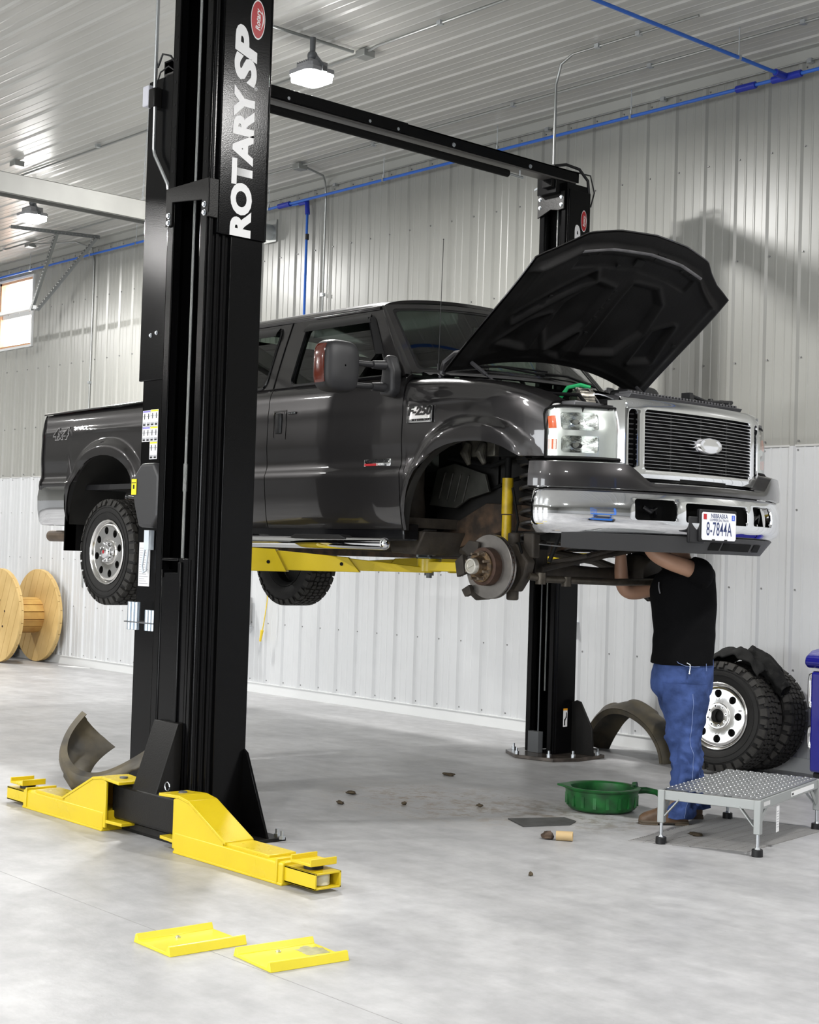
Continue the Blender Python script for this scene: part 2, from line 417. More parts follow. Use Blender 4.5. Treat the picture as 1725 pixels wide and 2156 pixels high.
f_ = n_.new('ShaderNodeLayerWeight'); pw = n_.new('ShaderNodeMath'); pw.operation = 'POWER'; pw.inputs[1].default_value = 4; l_ = GL.node_tree.links; l_.new(f_.outputs['Facing'], pw.inputs[0]); l_.new(pw.outputs[0], mx.inputs[0]); l_.new(t_.outputs[0], mx.inputs[1]); l_.new(g_.outputs[0], mx.inputs[2]); l_.new(mx.outputs[0], o_.inputs[0])
m = MB(); m.box((WX0+.05, YB+.05, WZ0+.03), (WX1-.03, YB+.054, WZ1-.03)); m.build('window_pane', GL, wn, smooth=0)
# ------------------------------------------------------------------ ceiling lamps that show in the frame
LEDM = mat('led_lens', (1, 1, 1), .5, emis=((1, .99, .96), 60))
def flood_lamp(x, y, label, hang=.12):
    t = thing('flood_lamp', label, 'ceiling lamp', (x, y, ZC-hang-.22), group=None)
    z = ZC-hang-.22
    m = MB(); poly = [(-.13, -.09), (-.09, -.125), (.09, -.125), (.13, -.09), (.13, .09), (.09, .125), (-.09, .125), (-.13, .09)]
    m.prism([(x+a*1.1, y+b*1.1) for a, b in poly], 'z', z, z+.035); m.prism([(x+a*.75, y+b*.75) for a, b in poly], 'z', z+.035, z+.08)
    for k in range(-3, 4): m.box((x+k*.026-.004, y-.085, z+.03), (x+k*.026+.004, y+.085, z+.10))
    m.build('housing', mat('lamp_housing_grey', (.28, .28, .29), .4), t, bevel=.004)
    m = MB(); m.prism([(x+a, y+b) for a, b in poly], 'z', z-.045, z-.001); m.build('lens', LEDM, t)
    m = MB()
    for sx in (-1, 1): m.box((x+sx*.15-.008, y-.02, z+.0), (x+sx*.15+.008, y+.02, z+.04)); m.bar((x+sx*.15, y, z+.03), (x+sx*.05, y, z+.13), .008, .03)
    m.cyl((x, y, z+.10), (x, y, ZC-.05), .022); m.sphere((x, y, z+.15), .04); m.build('bracket', GREYW, t)
    ld = bpy.data.lights.new('lamp_light', 'AREA'); ld.shape = 'RECTANGLE'; ld.size = .25; ld.size_y = .22; ld.energy = LAMP_W; ld.color = (1, .985, .96)
    lo = bpy.data.objects.new('lamp_light', ld); COL.objects.link(lo); lo.location = (x, y, z-.055); lo.parent = t; lo.matrix_parent_inverse = wbasis(t).inverted()
    return t
flood_lamp(-8.99, 6.86, 'lit square flood lamp on the ceiling above the crossbeam, in the upper middle')
flood_lamp(-15.19, 7.80, 'lit flood lamp at the far left, seen just under the grey steel beam', .10)
# ------------------------------------------------------------------ the lifts
def bolt(m, p, d, r=.014, h=.012, mi=0):
    p = Vector(p); d = Vector(d).normalized(); m.cyl(p, p+d*h*.3, r*1.35, n=12, mi=mi); m.cyl(p, p+d*h, r, n=6, mi=mi)
def decal(parent, X, y0, y1, zb, zt, name='lettering'):
    """vertical white lettering on a +X face; reads upward.  y0..y1 = letter height span, zb..zt = word span"""
    h = y1-y0
    def word(s, za, zb_, shear, yc, hh, sp=1):
        M = frame((X, yc, (za+zb_)/2), (0, 0, 1), (0, -1, 0))
        o = text(name, s, 1, Matrix.Identity(4), WHITE, None, ext=.0, fat=.054, shear=shear, space=sp)
        me = o.data; xs = [v.co.x for v in me.vertices]; ys = [v.co.y for v in me.vertices]
        sx_ = (zb_-za)/(max(xs)-min(xs)); sy_ = hh/(max(ys)-min(ys)); cx_ = (max(xs)+min(xs))/2; cy_ = (max(ys)+min(ys))/2
        me.transform(M @ Matrix.Diagonal((sx_, sy_, 1, 1)) @ Matrix.Translation((-cx_, -cy_, 0)))
        o.parent = parent; o.matrix_parent_inverse = wbasis(parent).inverted(); return o
    L = zt-zb; yc = (y0+y1)/2
    word('ROTARY', zb, zb+L*.71, 0, yc, h, .97)
    word('SP', zb+L*.715, zb+L, .22, yc+.0*h, h*1.06)
    o = text(name, '\u00ae', h*.22, frame((X, y1+h*.02, zb+L*.715), (0, 0, 1), (0, -1, 0)), WHITE, parent, ext=0)
    # oval emblem
    m = MB(); cz = zb+L*1.045; cy = y1+h*.0
    for k, (a, b, mi) in enumerate(((L*.095, h*.34, 1), (L*.088, h*.31, 0))):
        m.add([(X+.0005*(k+1), cy+b*sin(2*pi*i/40), cz+a*cos(2*pi*i/40)) for i in range(40)], [tuple(range(40))], mi)
    m.build('emblem', [RED, WHITE], parent, smooth=0)
    text('emblem_lettering', 'Rotary', h*.30, frame((X+.0015, cy+.01*h, cz-.002), (0, 0, 1), (0, -1, 0)), WHITE, parent, ext=0, fat=.001, shear=.3)
    m = MB(); pts = [(X+.0016, cy+h*(.12+.10*sin(pi*t)), cz+L*(-.05+.11*t)) for t in lin(0, 1, 12)]
    m2 = [(X+.0016, cy+h*(.12+.155*sin(pi*t)), cz+L*(-.05+.11*t)) for t in lin(0, 1, 12)]
    m.add(pts+m2, [(i, i+1, 13+i, 12+i) for i in range(11)]); m.build('emblem_swoosh', WHITE, parent, smooth=0)

L1 = thing('two_post_lift', 'tall black lift post of the near bay, its yellow swing arms lowered to the floor', 'vehicle lift', (-6.81, 4.57, 0))
x0, x1, y0, y1, HT = -7.01, -6.61, 4.40, 4.75, 4.95
# C section, open towards the viewer, with rolled lips
def csect(m, x0, x1, y0, y1, z0, z1, t=.012, lip=.065, mi=0, back=1, ret=.05):
    s = 1 if back else -1        # back: closed side at y1
    f, c = (y0, y1) if back else (y1, y0)
    m.box((x0, min(c, c-s*t), z0), (x1, max(c, c-s*t), z1), mi)
    for xa, d in ((x0, 1), (x1, -1)):
        m.box((min(xa, xa+d*t), min(f, c), z0), (max(xa, xa+d*t), max(f, c), z1), mi)
        m.box((min(xa, xa+d*lip), min(f, f+s*t), z0), (max(xa, xa+d*lip), max(f, f+s*t), z1), mi)
        xb = xa+d*lip
        m.box((min(xb, xb-d*t), min(f, f+s*ret), z0), (max(xb, xb-d*t), max(f, f+s*ret), z1), mi)
m = MB(); csect(m, x0, x1-.018, y0, y1, .02, HT)
# stepped right web: recessed rolls in front, flat plate behind
m.box((x1-.03, 4.545, .02), (x1, y1, HT))
for ya in (4.425, 4.465, 4.505): m.cyl((x1-.016, ya, .02), (x1-.016, ya, HT), .012, n=10)
m.build('post', POST, L1, bevel=.004)
for zz in lin(3.55, 4.9, 12):
    for xx in (x0+.032, x1-.05):
        m = MB(); m.cyl((xx, y0-.0012, zz), (xx, y0-.0002, zz), .008, n=10); m.build('bolt_hole', BLKM, L1)
m = MB(); m.box((x1+.001, 4.447, 3.172), (x1+.012, 4.752, HT)); m.box((x1-.05, 4.447, 3.172), (x1+.012, 4.459, HT)); m.box((x1-.05, 4.752, 3.172), (x1+.012, 4.764, HT)); m.build('side_cover', POST, L1, bevel=.006, seg=3)
decal(L1, x1+.0135, 4.522, 4.660, 3.175, 4.305)
# cross plate with bolts
m = MB(); m.prism([(-7.005, 3.455), (-6.60, 3.455), (-6.60, 3.27), (-6.655, 3.27), (-6.655, 3.345), (-6.945, 3.375), (-6.945, 3.25), (-7.005, 3.25)], 'y', 4.382, 4.396); m.box((-6.612, 4.385, 3.25), (-6.60, 4.45, 3.455))
m.build('cross_plate', POSTM, L1, bevel=.003)
for p in ((-6.968, 4.382, 3.304), (-6.968, 4.382, 3.265), (-6.626, 4.382, 3.315), (-6.626, 4.382, 3.272)):
    m = MB(); bolt(m, p, (0, -1, 0), .012, .012); m.build('bolt', ZINC, L1)
# cables, rods inside the post
CAB = mat('steel_cable', (.5, .51, .5), .35, .9, bump=.8, bscale=300)
m = MB(); m.cyl((-6.90, 4.50, 1.95), (-6.90, 4.50, HT), .008, n=8); m.cyl((-6.90, 4.50, 1.82), (-6.90, 4.50, 1.97), .012, n=8); m.cyl((-6.90, 4.50, 1.4), (-6.90, 4.50, 1.85), .009, n=8); m.build('cable', CAB, L1)
m = MB(); m.cyl((-6.815, 4.55, 1.4), (-6.815, 4.55, 2.9), .008, n=8); m.build('cable', CAB, L1)
m = MB(); m.cyl((-6.76, 4.60, 1.3), (-6.76, 4.60, 2.25), .02, n=12); m.build('inner_guide', BLKM, L1)
# carriage, lowered
m = MB()
m.prism([(-6.965, 0.1), (-6.655, .1), (-6.655, 1.462), (-6.79, 1.462), (-6.79, 1.385), (-6.93, 1.385), (-6.93, 1.36), (-6.965, 1.36)], 'y', 4.405, 4.425)
m.box((-6.955, 4.40, 1.445), (-6.79, 4.43, 1.462)); m.box((-6.955, 4.40, .1), (-6.94, 4.60, 1.40)); m.box((-6.672, 4.40, .1), (-6.655, 4.60, 1.46))
m.box((-6.78, 4.392, .1), (-6.75, 4.41, 1.44)); m.build('carriage', POST, L1, bevel=.005)
m = MB(); m.box((-7.12, 4.25, .062), (-6.45, 4.40, .247)); m.build('arm_beam', POSTM, L1, bevel=.015, seg=3)
m = MB(); m.prism([(4.252, .235), (4.252, .215), (4.40, .20), (4.41, .60), (4.375, .60)], 'x', -6.925, -6.695); m.build('brace', POSTM, L1, bevel=.004)
m = MB(); m.tube([(-6.66+.022*cos(a), 4.30, .285+.022*sin(a)) for a in lin(0, 2*pi*.95, 16)], .003, n=6); m.build('pull_ring', ZINC, L1)
m = MB(); m.prism([(-7.10, 4.30), (-6.50, 4.30), (-6.36, 4.45), (-6.36, 4.85), (-7.26, 4.85), (-7.26, 4.45)], 'z', 0, .018); m.build('base_plate', POSTM, L1, bevel=.003)
m = MB(); m.prism([(x1-.005, .018), (x1-.005, .46), (x1+.03, .44), (x1+.235, .018)], 'y', 4.735, 4.75); m.build('gusset', POST, L1, bevel=.002)
m = MB(); m.prism([(x0+.005, .018), (x0+.005, .46), (x0-.03, .44), (x0-.235, .018)], 'y', 4.735, 4.75); m.build('gusset', POST, L1, bevel=.002)
for p in ((-6.33, 4.80), (-6.40, 4.82), (-7.2, 4.6), (-6.95, 4.32), (-6.60, 4.32)):
    m = MB(); m.cyl((p[0], p[1], .018), (p[0], p[1], .06), .009, n=10); m.cyl((p[0], p[1], .018), (p[0], p[1], .035), .018, n=6); m.build('anchor_bolt', ZINC, L1)
m = MB(); m.box((-6.98, 4.28, .02), (-6.55, 4.31, .055)); m.build('sill_bar', POSTM, L1, bevel=.003)
# swing arms lying along the floor: sx = +1 toward the truck's nose, -1 toward its tail
def arm(sx, xs, xo, xt, name='swing_arm'):
    A = Vector((xs, 0, 0)); f = lambda x: xs+sx*x
    Y0, Y1 = 4.18, 4.36; Lo = abs(xo-xs)
    m = MB()
    m.prism([(Y0, .006), (Y0, .098), (Y0+.012, .106), (Y1-.012, .106), (Y1, .098), (Y1, .006)], 'x', f(0), f(Lo))
    root = m.build(name, YEL, L1, bevel=.006, seg=3)
    m = MB(); m.prism([(Y0+.012, .104), (Y1-.012, .104), (Y1-.012, .118), (Y0+.012, .118)], 'x', f(.2), f(Lo-.12))   # top doubler
    m.prism([(Y0-.004, .0), (Y1+.004, .0), (Y1+.004, .012), (Y0-.004, .012)], 'x', f(.0), f(Lo+.0)); m.prism([(Y0-.006, .004), (Y1+.006, .004), (Y1+.006, .118), (Y0-.006, .118)], 'x', f(Lo-.05), f(Lo-.035))
    m.build('stiffener', YEL, root, bevel=.003)
    # yoke with sloped gusset
    m = MB(); g = [(f(-.02), .02), (f(-.02), .262), (f(.03), .285), (f(.12), .262), (f(.42), .12), (f(.42), .09), (f(.06), .09), (f(.05), .02)]
    m.prism(g, 'y', Y0+.004, Y0+.018); m.prism(g, 'y', Y1-.03, Y1-.016)
    top = [(f(-.15), .262), (f(.03), .272), (f(.12), .258), (f(.44), .108)]
    for (a, za), (b, zb) in zip(top, top[1:]):
        m.add([(a, Y0, za), (b, Y0, zb), (b, Y1-.01, zb), (a, Y1-.01, za), (a, Y0, za+.016), (b, Y0, zb+.016), (b, Y1-.01, zb+.016), (a, Y1-.01, za+.016)], [(0,1,2,3),(7,6,5,4),(0,4,5,1),(1,5,6,2),(2,6,7,3),(3,7,4,0)])
    m.prism([(f(-.16), Y0+.02), (f(.05), Y0+.0), (f(.05), Y1), (f(-.16), Y1)], 'z', .045, .062); m.build('yoke', YEL, root, bevel=.003)
    m = MB(); m.cyl((f(-.06), Y0+.085, .27), (f(-.06), Y0+.085, .291), .022, n=20); m.build('pivot_pin', GREYW, root)
    # telescoping tube, hollow at its end
    m = MB(); a, b, c, d, tt = Y0+.012, Y1-.02, .018, .092, .009; X0, X1 = f(Lo-.1), f(abs(xt-xs))
    for p in ([(a, c), (b, c), (b, c+tt), (a, c+tt)], [(a, d-tt), (b, d-tt), (b, d), (a, d)], [(a, c), (a+tt, c), (a+tt, d), (a, d)], [(b-tt, c), (b, c), (b, d), (b-tt, d)]): m.prism(p, 'x', X0, X1)
    m.build('telescoping_tube', YEL, root, bevel=.002)
    m = MB(); xc = f(abs(xt-xs)-.07); m.cyl((xc, (a+b)/2, .03), (xc, (a+b)/2, .078), .05, n=28); m.build('foot_pad', mat('cream_pad', (.6, .58, .45), .4), root)
    m = MB(); xc = f(abs(xt-xs)-.11); m.cyl((xc, (a+b)/2, .09), (xc, (a+b)/2, .115), .045, n=24, mi=1)
    m.box((xc-.075, a+.0, .115), (xc+.075, b, .128))
    for q in (-.075, .065): m.box((xc+q, a, .125), (xc+q+.010, b, .148))
    m.build('saddle', [YEL, BLK], root, bevel=.002)
arm(1, -6.40, -5.50, -5.275); arm(-1, -7.09, -7.98, -8.20)

# ---- the truck's lift: two posts, crossbeam, arms
L2 = thing('two_post_lift', 'black two-post lift with an overhead crossbeam, holding up the dark grey pickup', 'vehicle lift', (-8.08, 6.8, 0))
bx0, bx1 = -8.18, -7.90
m = MB(); csect(m, bx0, bx1, 5.0, 5.25, .02, 4.44, back=0, lip=.05, ret=.04); m.box((bx0-.03, 4.985, 2.55), (bx1+.0, 5.004, 4.44))
near_post = m.build('post', POST, L2, bevel=.004)
m = MB(); csect(m, -8.23, -7.95, 8.58, 8.83, .03, 4.45, back=1, lip=.055, ret=.05)
m.box((-7.965, 8.62, .03), (-7.945, 8.83, 4.40))
for ya in (8.60, 8.625): m.cyl((-7.957, ya, .03), (-7.957, ya, 4.4), .011, n=10)
m.build('post', POST, L2, bevel=.004)
m = MB(); m.box((-7.946, 8.605, 3.0), (-7.932, 8.84, 4.40)); m.box((-8.0, 8.60, 3.0), (-7.932, 8.61, 4.40)); m.build('side_cover', POST, L2, bevel=.004)
decal(L2, -7.9305, 8.665, 8.765, 3.24, 4.13)
m = MB(); m.prism([(-8.24, 4.38), (-7.96, 4.38), (-7.96, 4.24), (-8.02, 4.235), (-8.10, 4.25), (-8.18, 4.22), (-8.24, 4.20)], 'y', 8.562, 8.576); m.build('cross_plate', POSTM, L2, bevel=.003)
for p in ((-8.212, 4.345), (-8.212, 4.28), (-7.985, 4.335), (-7.985, 4.275)):
    m = MB(); bolt(m, (p[0], 8.562, p[1]), (0, -1, 0), .011, .011); m.build('bolt', ZINC, L2)
m = MB(); m.cyl((-8.11, 8.66, .5), (-8.11, 8.66, 4.3), .006, n=8); m.build('cable', CAB, L2)
m = MB(); m.cyl((-8.05, 8.64, 2.0), (-8.05, 8.64, 4.3), .006, n=8); m.build('cable', CAB, L2)
m = MB(); m.cyl((-8.02, 8.66, .05), (-8.02, 8.66, 1.7), .026, n=16); m.build('hydraulic_cylinder', mat('ram', (.05, .05, .05), .15, .9), L2)
m = MB(); m.cyl((-8.13, 8.62, .05), (-8.13, 8.62, 1.5), .006, n=8); m.box((-8.17, 8.55, .03), (-8.06, 8.60, .19)); m.build('cable_anchor', GREYW, L2)
m = MB(); m.box((-8.22, 8.70, 3.0), (-7.96, 8.72, 4.4)); m.build('inner_guide', BLKM, L2)
m = MB(); m.prism([(-8.36, 8.50), (-8.10, 8.34), (-7.78, 8.42), (-7.70, 8.62), (-7.74, 8.96), (-8.40, 8.96)], 'z', 0, .028); m.build('base_plate', mat('scuffed_plate', (.12, .10, .085), .25, .5, var=.6, vscale=12), L2, bevel=.003)
for p in ((-8.33, 8.56), (-8.12, 8.38), (-7.86, 8.46), (-7.76, 8.62), (-7.76, 8.9), (-8.36, 8.9)):
    m = MB(); m.cyl((p[0], p[1], .028), (p[0], p[1], .075), .009, n=10); m.cyl((p[0], p[1], .028), (p[0], p[1], .05), .018, n=6); m.build('anchor_bolt', ZINC, L2)
m = MB(); m.prism([(-7.95, .028), (-7.95, .42), (-7.90, .44), (-7.86, .43), (-7.74, .24), (-7.72, .028)], 'y', 8.80, 8.815); m.build('gusset', POSTM, L2, bevel=.002)
m = MB(); m.prism([(8.70, .235), (8.745, .235), (8.745, .36), (8.70, .36)], 'x', -7.9445, -7.942); m.prism([(8.70, .36), (8.745, .36), (8.745, .375), (8.70, .375)], 'x', -7.9445, -7.942, 1); m.prism([(8.708, .245), (8.722, .245), (8.722, .30), (8.738, .30), (8.738, .345), (8.728, .345), (8.728, .29), (8.708, .29)], 'x', -7.9420, -7.9415, 2)
m.build('warning_label', [WHITE, mat('orange_label', (.8, .35, .02), .5), BLK], L2, smooth=0)
m = MB()
for sx in (bx0, bx1):
    s = -1 if sx == bx0 else 1
    m.prism([(sx, .02), (sx, .40), (sx+s*.02, .40), (sx+s*.12, .02)], 'y', 5.06, 5.075)
m.prism([(-8.40, 4.95), (-7.7, 4.95), (-7.7, 5.4), (-8.4, 5.4)], 'z', 0, .02); m.build('base_plate', POSTM, L2, bevel=.002)
# crossbeam
m = MB(); m.box((-8.10, 5.02, 4.545), (-7.98, 8.75, 4.557)); m.box((-7.992, 5.02, 4.475), (-7.98, 8.75, 4.557)); m.box((-8.10, 5.02, 4.475), (-8.088, 8.75, 4.557)); m.box((-8.10, 5.02, 4.463), (-7.98, 8.72, 4.475), 1)
m.box((-7.98, 5.02, 4.482), (-7.972, 6.95, 4.560))
m.build('crossbeam', [POST, mat('beam_underside_lit', (.10, .095, .09), .45, .3)], L2, bevel=.002)  # underside of the black beam coloured grey to paint in light from below
m = MB(); m.cyl((-8.02, 5.3, 4.415), (-8.02, 8.0, 4.415), .028, n=16); m.build('shutoff_bar', BLKM, L2)
m = MB(); m.cyl((-8.02, 8.0, 4.415), (-8.02, 8.16, 4.412), .010, n=10); m.cyl((-8.02, 8.13, 4.41), (-8.02, 8.13, 4.465), .006, n=8); m.build('bar_hanger', ZINC, L2)
for yy in (5.9, 6.6, 6.86, 7.4, 8.2):
    m = MB(); bolt(m, (-7.98, yy, 4.50), (1, 0, 0), .012, .010); m.build('bolt', ZINC, L2)
m = MB(); m.box((-8.19, 8.50, 4.36), (-7.99, 8.72, 4.56)); m.box((-8.10, 8.46, 4.40), (-8.0, 8.56, 4.50)); m.build('beam_bracket', POST, L2, bevel=.004)
m = MB(); m.cyl((-8.24, 8.53, 4.42), (-8.06, 8.53, 4.47), .012, n=10); m.build('bracket_bolt', ZINC, L2)
m = MB(); m.tube([(-8.02, 8.5, 4.57), (-8.0, 8.62, 4.60), (-7.97, 8.74, 4.58), (-7.95, 8.82, 4.50), (-7.95, 8.84, 4.38)], .012, n=8); m.tube([(-8.0, 8.7, 4.56), (-7.96, 8.86, 4.55), (-7.95, 8.90, 4.42), (-7.95, 8.86, 4.3)], .006, n=6); m.build('hose', BLK, L2)
# carriage on the near post and the arms that carry the truck
for (cy0, cy1) in ((5.20, 5.34), (8.44, 8.60)):
    m = MB(); m.box((-8.32, cy0, 1.36), (-7.72, cy1, 1.56)); m.build('arm_beam', POSTM, L2, bevel=.01)
def lift_arm(P0, P1, name='swing_arm'):
    P0 = Vector(P0); P1 = Vector(P1); d = (P1-P0); D = d.normalized(); n = Vector((-D.y, D.x, 0)).normalized(); Lr = d.length
    root = None
    for k, (a, b, w, z0, z1) in enumerate(((0, .36, .17, 1.392, 1.545), (.33, .68, .14, 1.402, 1.522), (.60, 1.0, .11, 1.412, 1.492))):
        m = MB(); q = []
        cut = .05
        for s in (-1, 1):
            for (t, z) in ((a*Lr, z0), (b*Lr+cut*.5, z0), (b*Lr-cut, z1-.015*(k+1)), (a*Lr, z1)): q.append(P0+D*t+n*s*w/2+Vector((0, 0, z)))
        m.add(q, [(0,1,2,3), (7,6,5,4), (0,4,5,1), (1,5,6,2), (2,6,7,3), (3,7,4,0)])
        o = m.build('swing_arm' if k == 0 else 'telescoping_tube', YEL, L2 if k == 0 else root, bevel=.004)
        if k == 0: root = o
        m = MB(); m.cyl(P0+D*(b*Lr-.09)-n*(w/2+.003)+Vector((0, 0, 1.45)), P0+D*(b*Lr-.09)-n*(w/2-.002)+Vector((0, 0, 1.45)), .011, n=12)
        if k < 2: m.build('pin_hole', BLKM, root)
    m = MB(); c = P1; m.cyl((c.x, c.y, 1.38), (c.x, c.y, 1.52), .018, n=12); m.cyl((c.x, c.y, 1.395), (c.x, c.y, 1.425), .03, n=12); m.build('pad_screw', GREYW, root)
    m = MB(); m.cyl((c.x, c.y, 1.418), (c.x, c.y, 1.50), .075, n=24); m.build('arm_eye', YEL, root, bevel=.004)
    m = MB(); m.prism([(c.x, c.y-.06), (c.x+.30, c.y-.03), (c.x+.30, c.y+.03), (c.x, c.y+.06)], 'z', 1.425, 1.482); m.build('arm_tongue', YEL, root, bevel=.004)
    m = MB(); m.box((c.x-.07, c.y-.05, 1.497), (c.x+.06, c.y+.05, 1.508)); m.box((c.x-.07, c.y-.05, 1.497), (c.x-.05, c.y+.05, 1.55)); m.build('truck_adapter', mat('grey_adapter', (.33, .37, .38), .4, .5), root, bevel=.003)
lift_arm((-7.85, 5.27, 0), (-6.90, 6.30, 0))
lift_arm((-8.25, 5.27, 0), (-9.2, 6.3, 0))
lift_arm((-7.85, 8.52, 0), (-6.95, 7.30, 0)); lift_arm((-8.25, 8.52, 0), (-9.2, 7.3, 0))
# power unit, labels, adapters on the near post
m = MB()
prof = [(-7.955, 1.935), (-7.86, 2.02), (-7.72, 2.02), (-7.66, 1.94), (-7.66, 1.70), (-7.72, 1.63), (-7.87, 1.635), (-7.925, 1.76), (-7.955, 1.86)]
m.prism([(a-.02, b) for a, b in prof], 'y', 4.82, 5.0); m.build('power_unit_cover', MIRP, L2, bevel=.02, seg=3)
m = MB(); m.box((-7.97, 4.815, 1.83), (-7.915, 4.818, 1.925)); m.build('yellow_label', mat('label_yellow', (.85, .72, .02), .4), L2, smooth=0)
m = MB(); m.box((-7.95, 4.813, 1.865), (-7.935, 4.8145, 1.89)); m.box((-7.965, 4.813, 1.90), (-7.92, 4.8145, 1.905)); m.build('label_print', BLK, L2, smooth=0)
m = MB(); m.cyl((-7.98, 4.86, 1.815), (-8.08, 4.86, 1.82), .008, n=8, mi=0); m.sphere((-8.09, 4.86, 1.82), .014); m.build('release_lever', BLKG, L2)
lbm = [mat('label_white', (.75, .75, .76), .4), mat('label_yellow', (.85, .72, .02), .4), mat('label_violet', (.25, .22, .6), .4), BLK, mat('label_grey', (.4, .4, .42), .5)]
def sign(xa, xb, za, zb, top, y=4.997):
    m = MB(); m.box((xa, y-.001, za), (xb, y, zb), 0); m.box((xa+.003, y-.0015, zb-.012), (xb-.003, y-.001, zb-.002), top)
    w = (xb-xa)/2
    for i in range(2):
        cx = xa+w*(i+.5); m.box((cx-.004, y-.0015, zb-.055), (cx+.004, y-.001, zb-.02), 3); m.box((cx-.02, y-.0015, zb-.04), (cx+.018, y-.001, zb-.034), 4)
        m.box((cx-w*.42, y-.0015, za+.004), (cx+w*.42, y-.001, za+.026), 4); m.box((cx-w*.3, y-.0017, za+.006), (cx+w*.25, y-.0015, za+.016), 3)
    m.build('safety_label', lbm, L2, smooth=0)
py = 4.984
sign(-8.165, -8.075, 2.265, 2.365, 2); sign(-8.073, -7.985, 2.265, 2.368, 1); sign(-8.165, -8.075, 2.17, 2.263, 2); sign(-8.073, -7.985, 2.17, 2.263, 1); sign(-8.073, -7.985, 2.06, 2.168, 1)
m = MB(); m.box((-8.145, 4.993, 1.275), (-8.02, 4.997, 1.545)); m.build('instruction_sheet', lbm[0], L2, smooth=0)
m = MB()
for i in range(16): m.box((-8.135, 4.9915, 1.29+i*.0145), (-8.035-.02*(i % 3), 4.9925, 1.2935+i*.0145))
m.build('sheet_print', mat('print_grey', (.35, .35, .38), .6), L2, smooth=0)
m = MB(); m.box((-8.05, 4.992, 1.56), (-8.015, 4.997, 1.60)); m.build('yellow_label', MT['label_yellow'], L2, smooth=0)
m = MB(); m.box((-8.035, 4.955, 1.50), (-7.98, 4.995, 1.62)); m.tube([(-8.03, 4.96, 1.5), (-8.045, 4.955, 1.40), (-8.03, 4.955, 1.36), (-8.0, 4.955, 1.37), (-7.99, 4.96, 1.5)], .007); m.build('control_pendant', mat('pale_plastic', (.6, .66, .72), .4), L2, bevel=.006)
m = MB(); m.box((-8.11, 4.88, 1.055), (-7.78, 5.0, 1.062)); m.build('adapter_shelf', GREYW, L2)
for cx, z0, z1 in ((-8.085, 1.01, 1.18), (-8.045, 1.01, 1.18), (-8.005, 1.01, 1.18), (-7.885, 1.012, 1.138), (-7.85, 1.012, 1.138), (-7.815, 1.012, 1.138)):
    m = MB(); m.cyl((cx, 4.91, z0), (cx, 4.91, z1), .019, n=16); m.build('height_adapter', mat('adapter_zinc', (.5, .58, .66), .25, .9), L2, bevel=.002)
# junction box + conduit on the near post
m = MB(); m.box((-8.20, 4.93, 4.27), (-8.13, 4.99, 4.40), 0); m.box((-8.13, 4.93, 4.25), (-8.06, 4.99, 4.37), 1); m.build('switch_box', [mat('pale_box', (.6, .6, .66), .4), POSTM], L2, bevel=.008)
m = MB(); m.tube([(-8.085, 4.95, 5.43), (-8.085, 4.95, 4.37)], .012); m.tube([(-8.075, 4.95, 4.26), (-8.072, 4.95, 3.99), (-8.06, 4.95, 3.95), (-7.90, 4.95, 3.74), (-7.885, 4.95, 3.69), (-7.885, 4.97, 3.60)], .012); m.build('conduit', mat('zinc_conduit', (.55, .57, .58), .25, .95), L2)
m = MB(); m.tube([(-8.08, 4.96, 4.50), (-8.04, 4.97, 4.58), (-7.98, 4.99, 4.56), (-7.95, 5.02, 4.50)], .007); m.tube([(-8.08, 4.96, 4.40), (-8.06, 4.97, 4.47), (-8.0, 4.99, 4.50), (-7.95, 5.02, 4.46)], .005); m.build('cable_loop', BLK, L2)
for p in ((-8.085, 2.83), (-8.02, 2.84)):
    m = MB(); bolt(m, (p[0], 4.985, p[1]), (0, -1, 0), .010, .010); m.build('bolt', ZINC, L2)
# ------------------------------------------------------------------ the pickup
CY = 6.80
TR = thing('pickup_truck', 'dark grey pickup truck raised on the lift, hood open and front wheel off', 'truck', (-8.1, CY, 1.08))
WT = [(1.60, .90), (1.66, .935), (1.72, .955), (1.85, .972), (1.97, .982), (2.005, .984), (2.045, .966), (2.07, .965), (2.20, .972), (2.38, .968), (2.405, .972), (2.42, .966), (2.50, .958), (2.545, .945), (2.57, .925), (2.585, .90)]
ARCHES = [(-6.06, 1.66, .565, .50, 2.3), (-10.02, 1.68, .53, .52, 2.2)]
def halfw(x, z):
    w = cinterp(WT, z)
    for (cx, cz, a, b, p), (fa, fb) in zip(ARCHES, ((.60, .655), (.645, .655))):
        r = ((abs(x-cx)/fa)**2.2 + (max(0, z-cz)/fb)**2.2)**(1/2.2)
        w += .042*(1-sstep(.90, 1.0, r))*sstep(cz-.10, cz+.05, z if x > cx else z+.2)
    return w
def SP(x, z, s, dw=0): return Vector((x, CY+s*(halfw(x, z)+dw), z))
def archx(A, n=22, half=0):
    cx, cz, a, b, p = A; o = []
    for i in range(n+1):
        th = pi*i/n; c = cos(th); o.append(cx-a*(1 if c > 0 else -1)*abs(c)**(2/p))
    return o
def archz(A, x):
    cx, cz, a, b, p = A; t = abs(x-cx)/a
    return cz+b*(1-t**p)**(1/p) if t < 1 else cz
def sidepanel(m, xs, bot, top, s, n=34, dw=0, cap=None):
    rows = []
    def fn(x, t):
        b_, t_ = bot(x), top(x); z = b_+(t_-b_)*t; return SP(x, z, s, dw)
    ts = lin(0, 1, n); P = [fn(x, t) for x in xs for t in ts]; F = []
    for i in range(len(xs)-1):
        for j in range(n-1): F.append((i*n+j, (i+1)*n+j, (i+1)*n+j+1, i*n+j+1))
    m.add(P, F)
def subx(a, b, d=.05): n = max(2, int(abs(b-a)/d)+1); return lin(a, b, n)
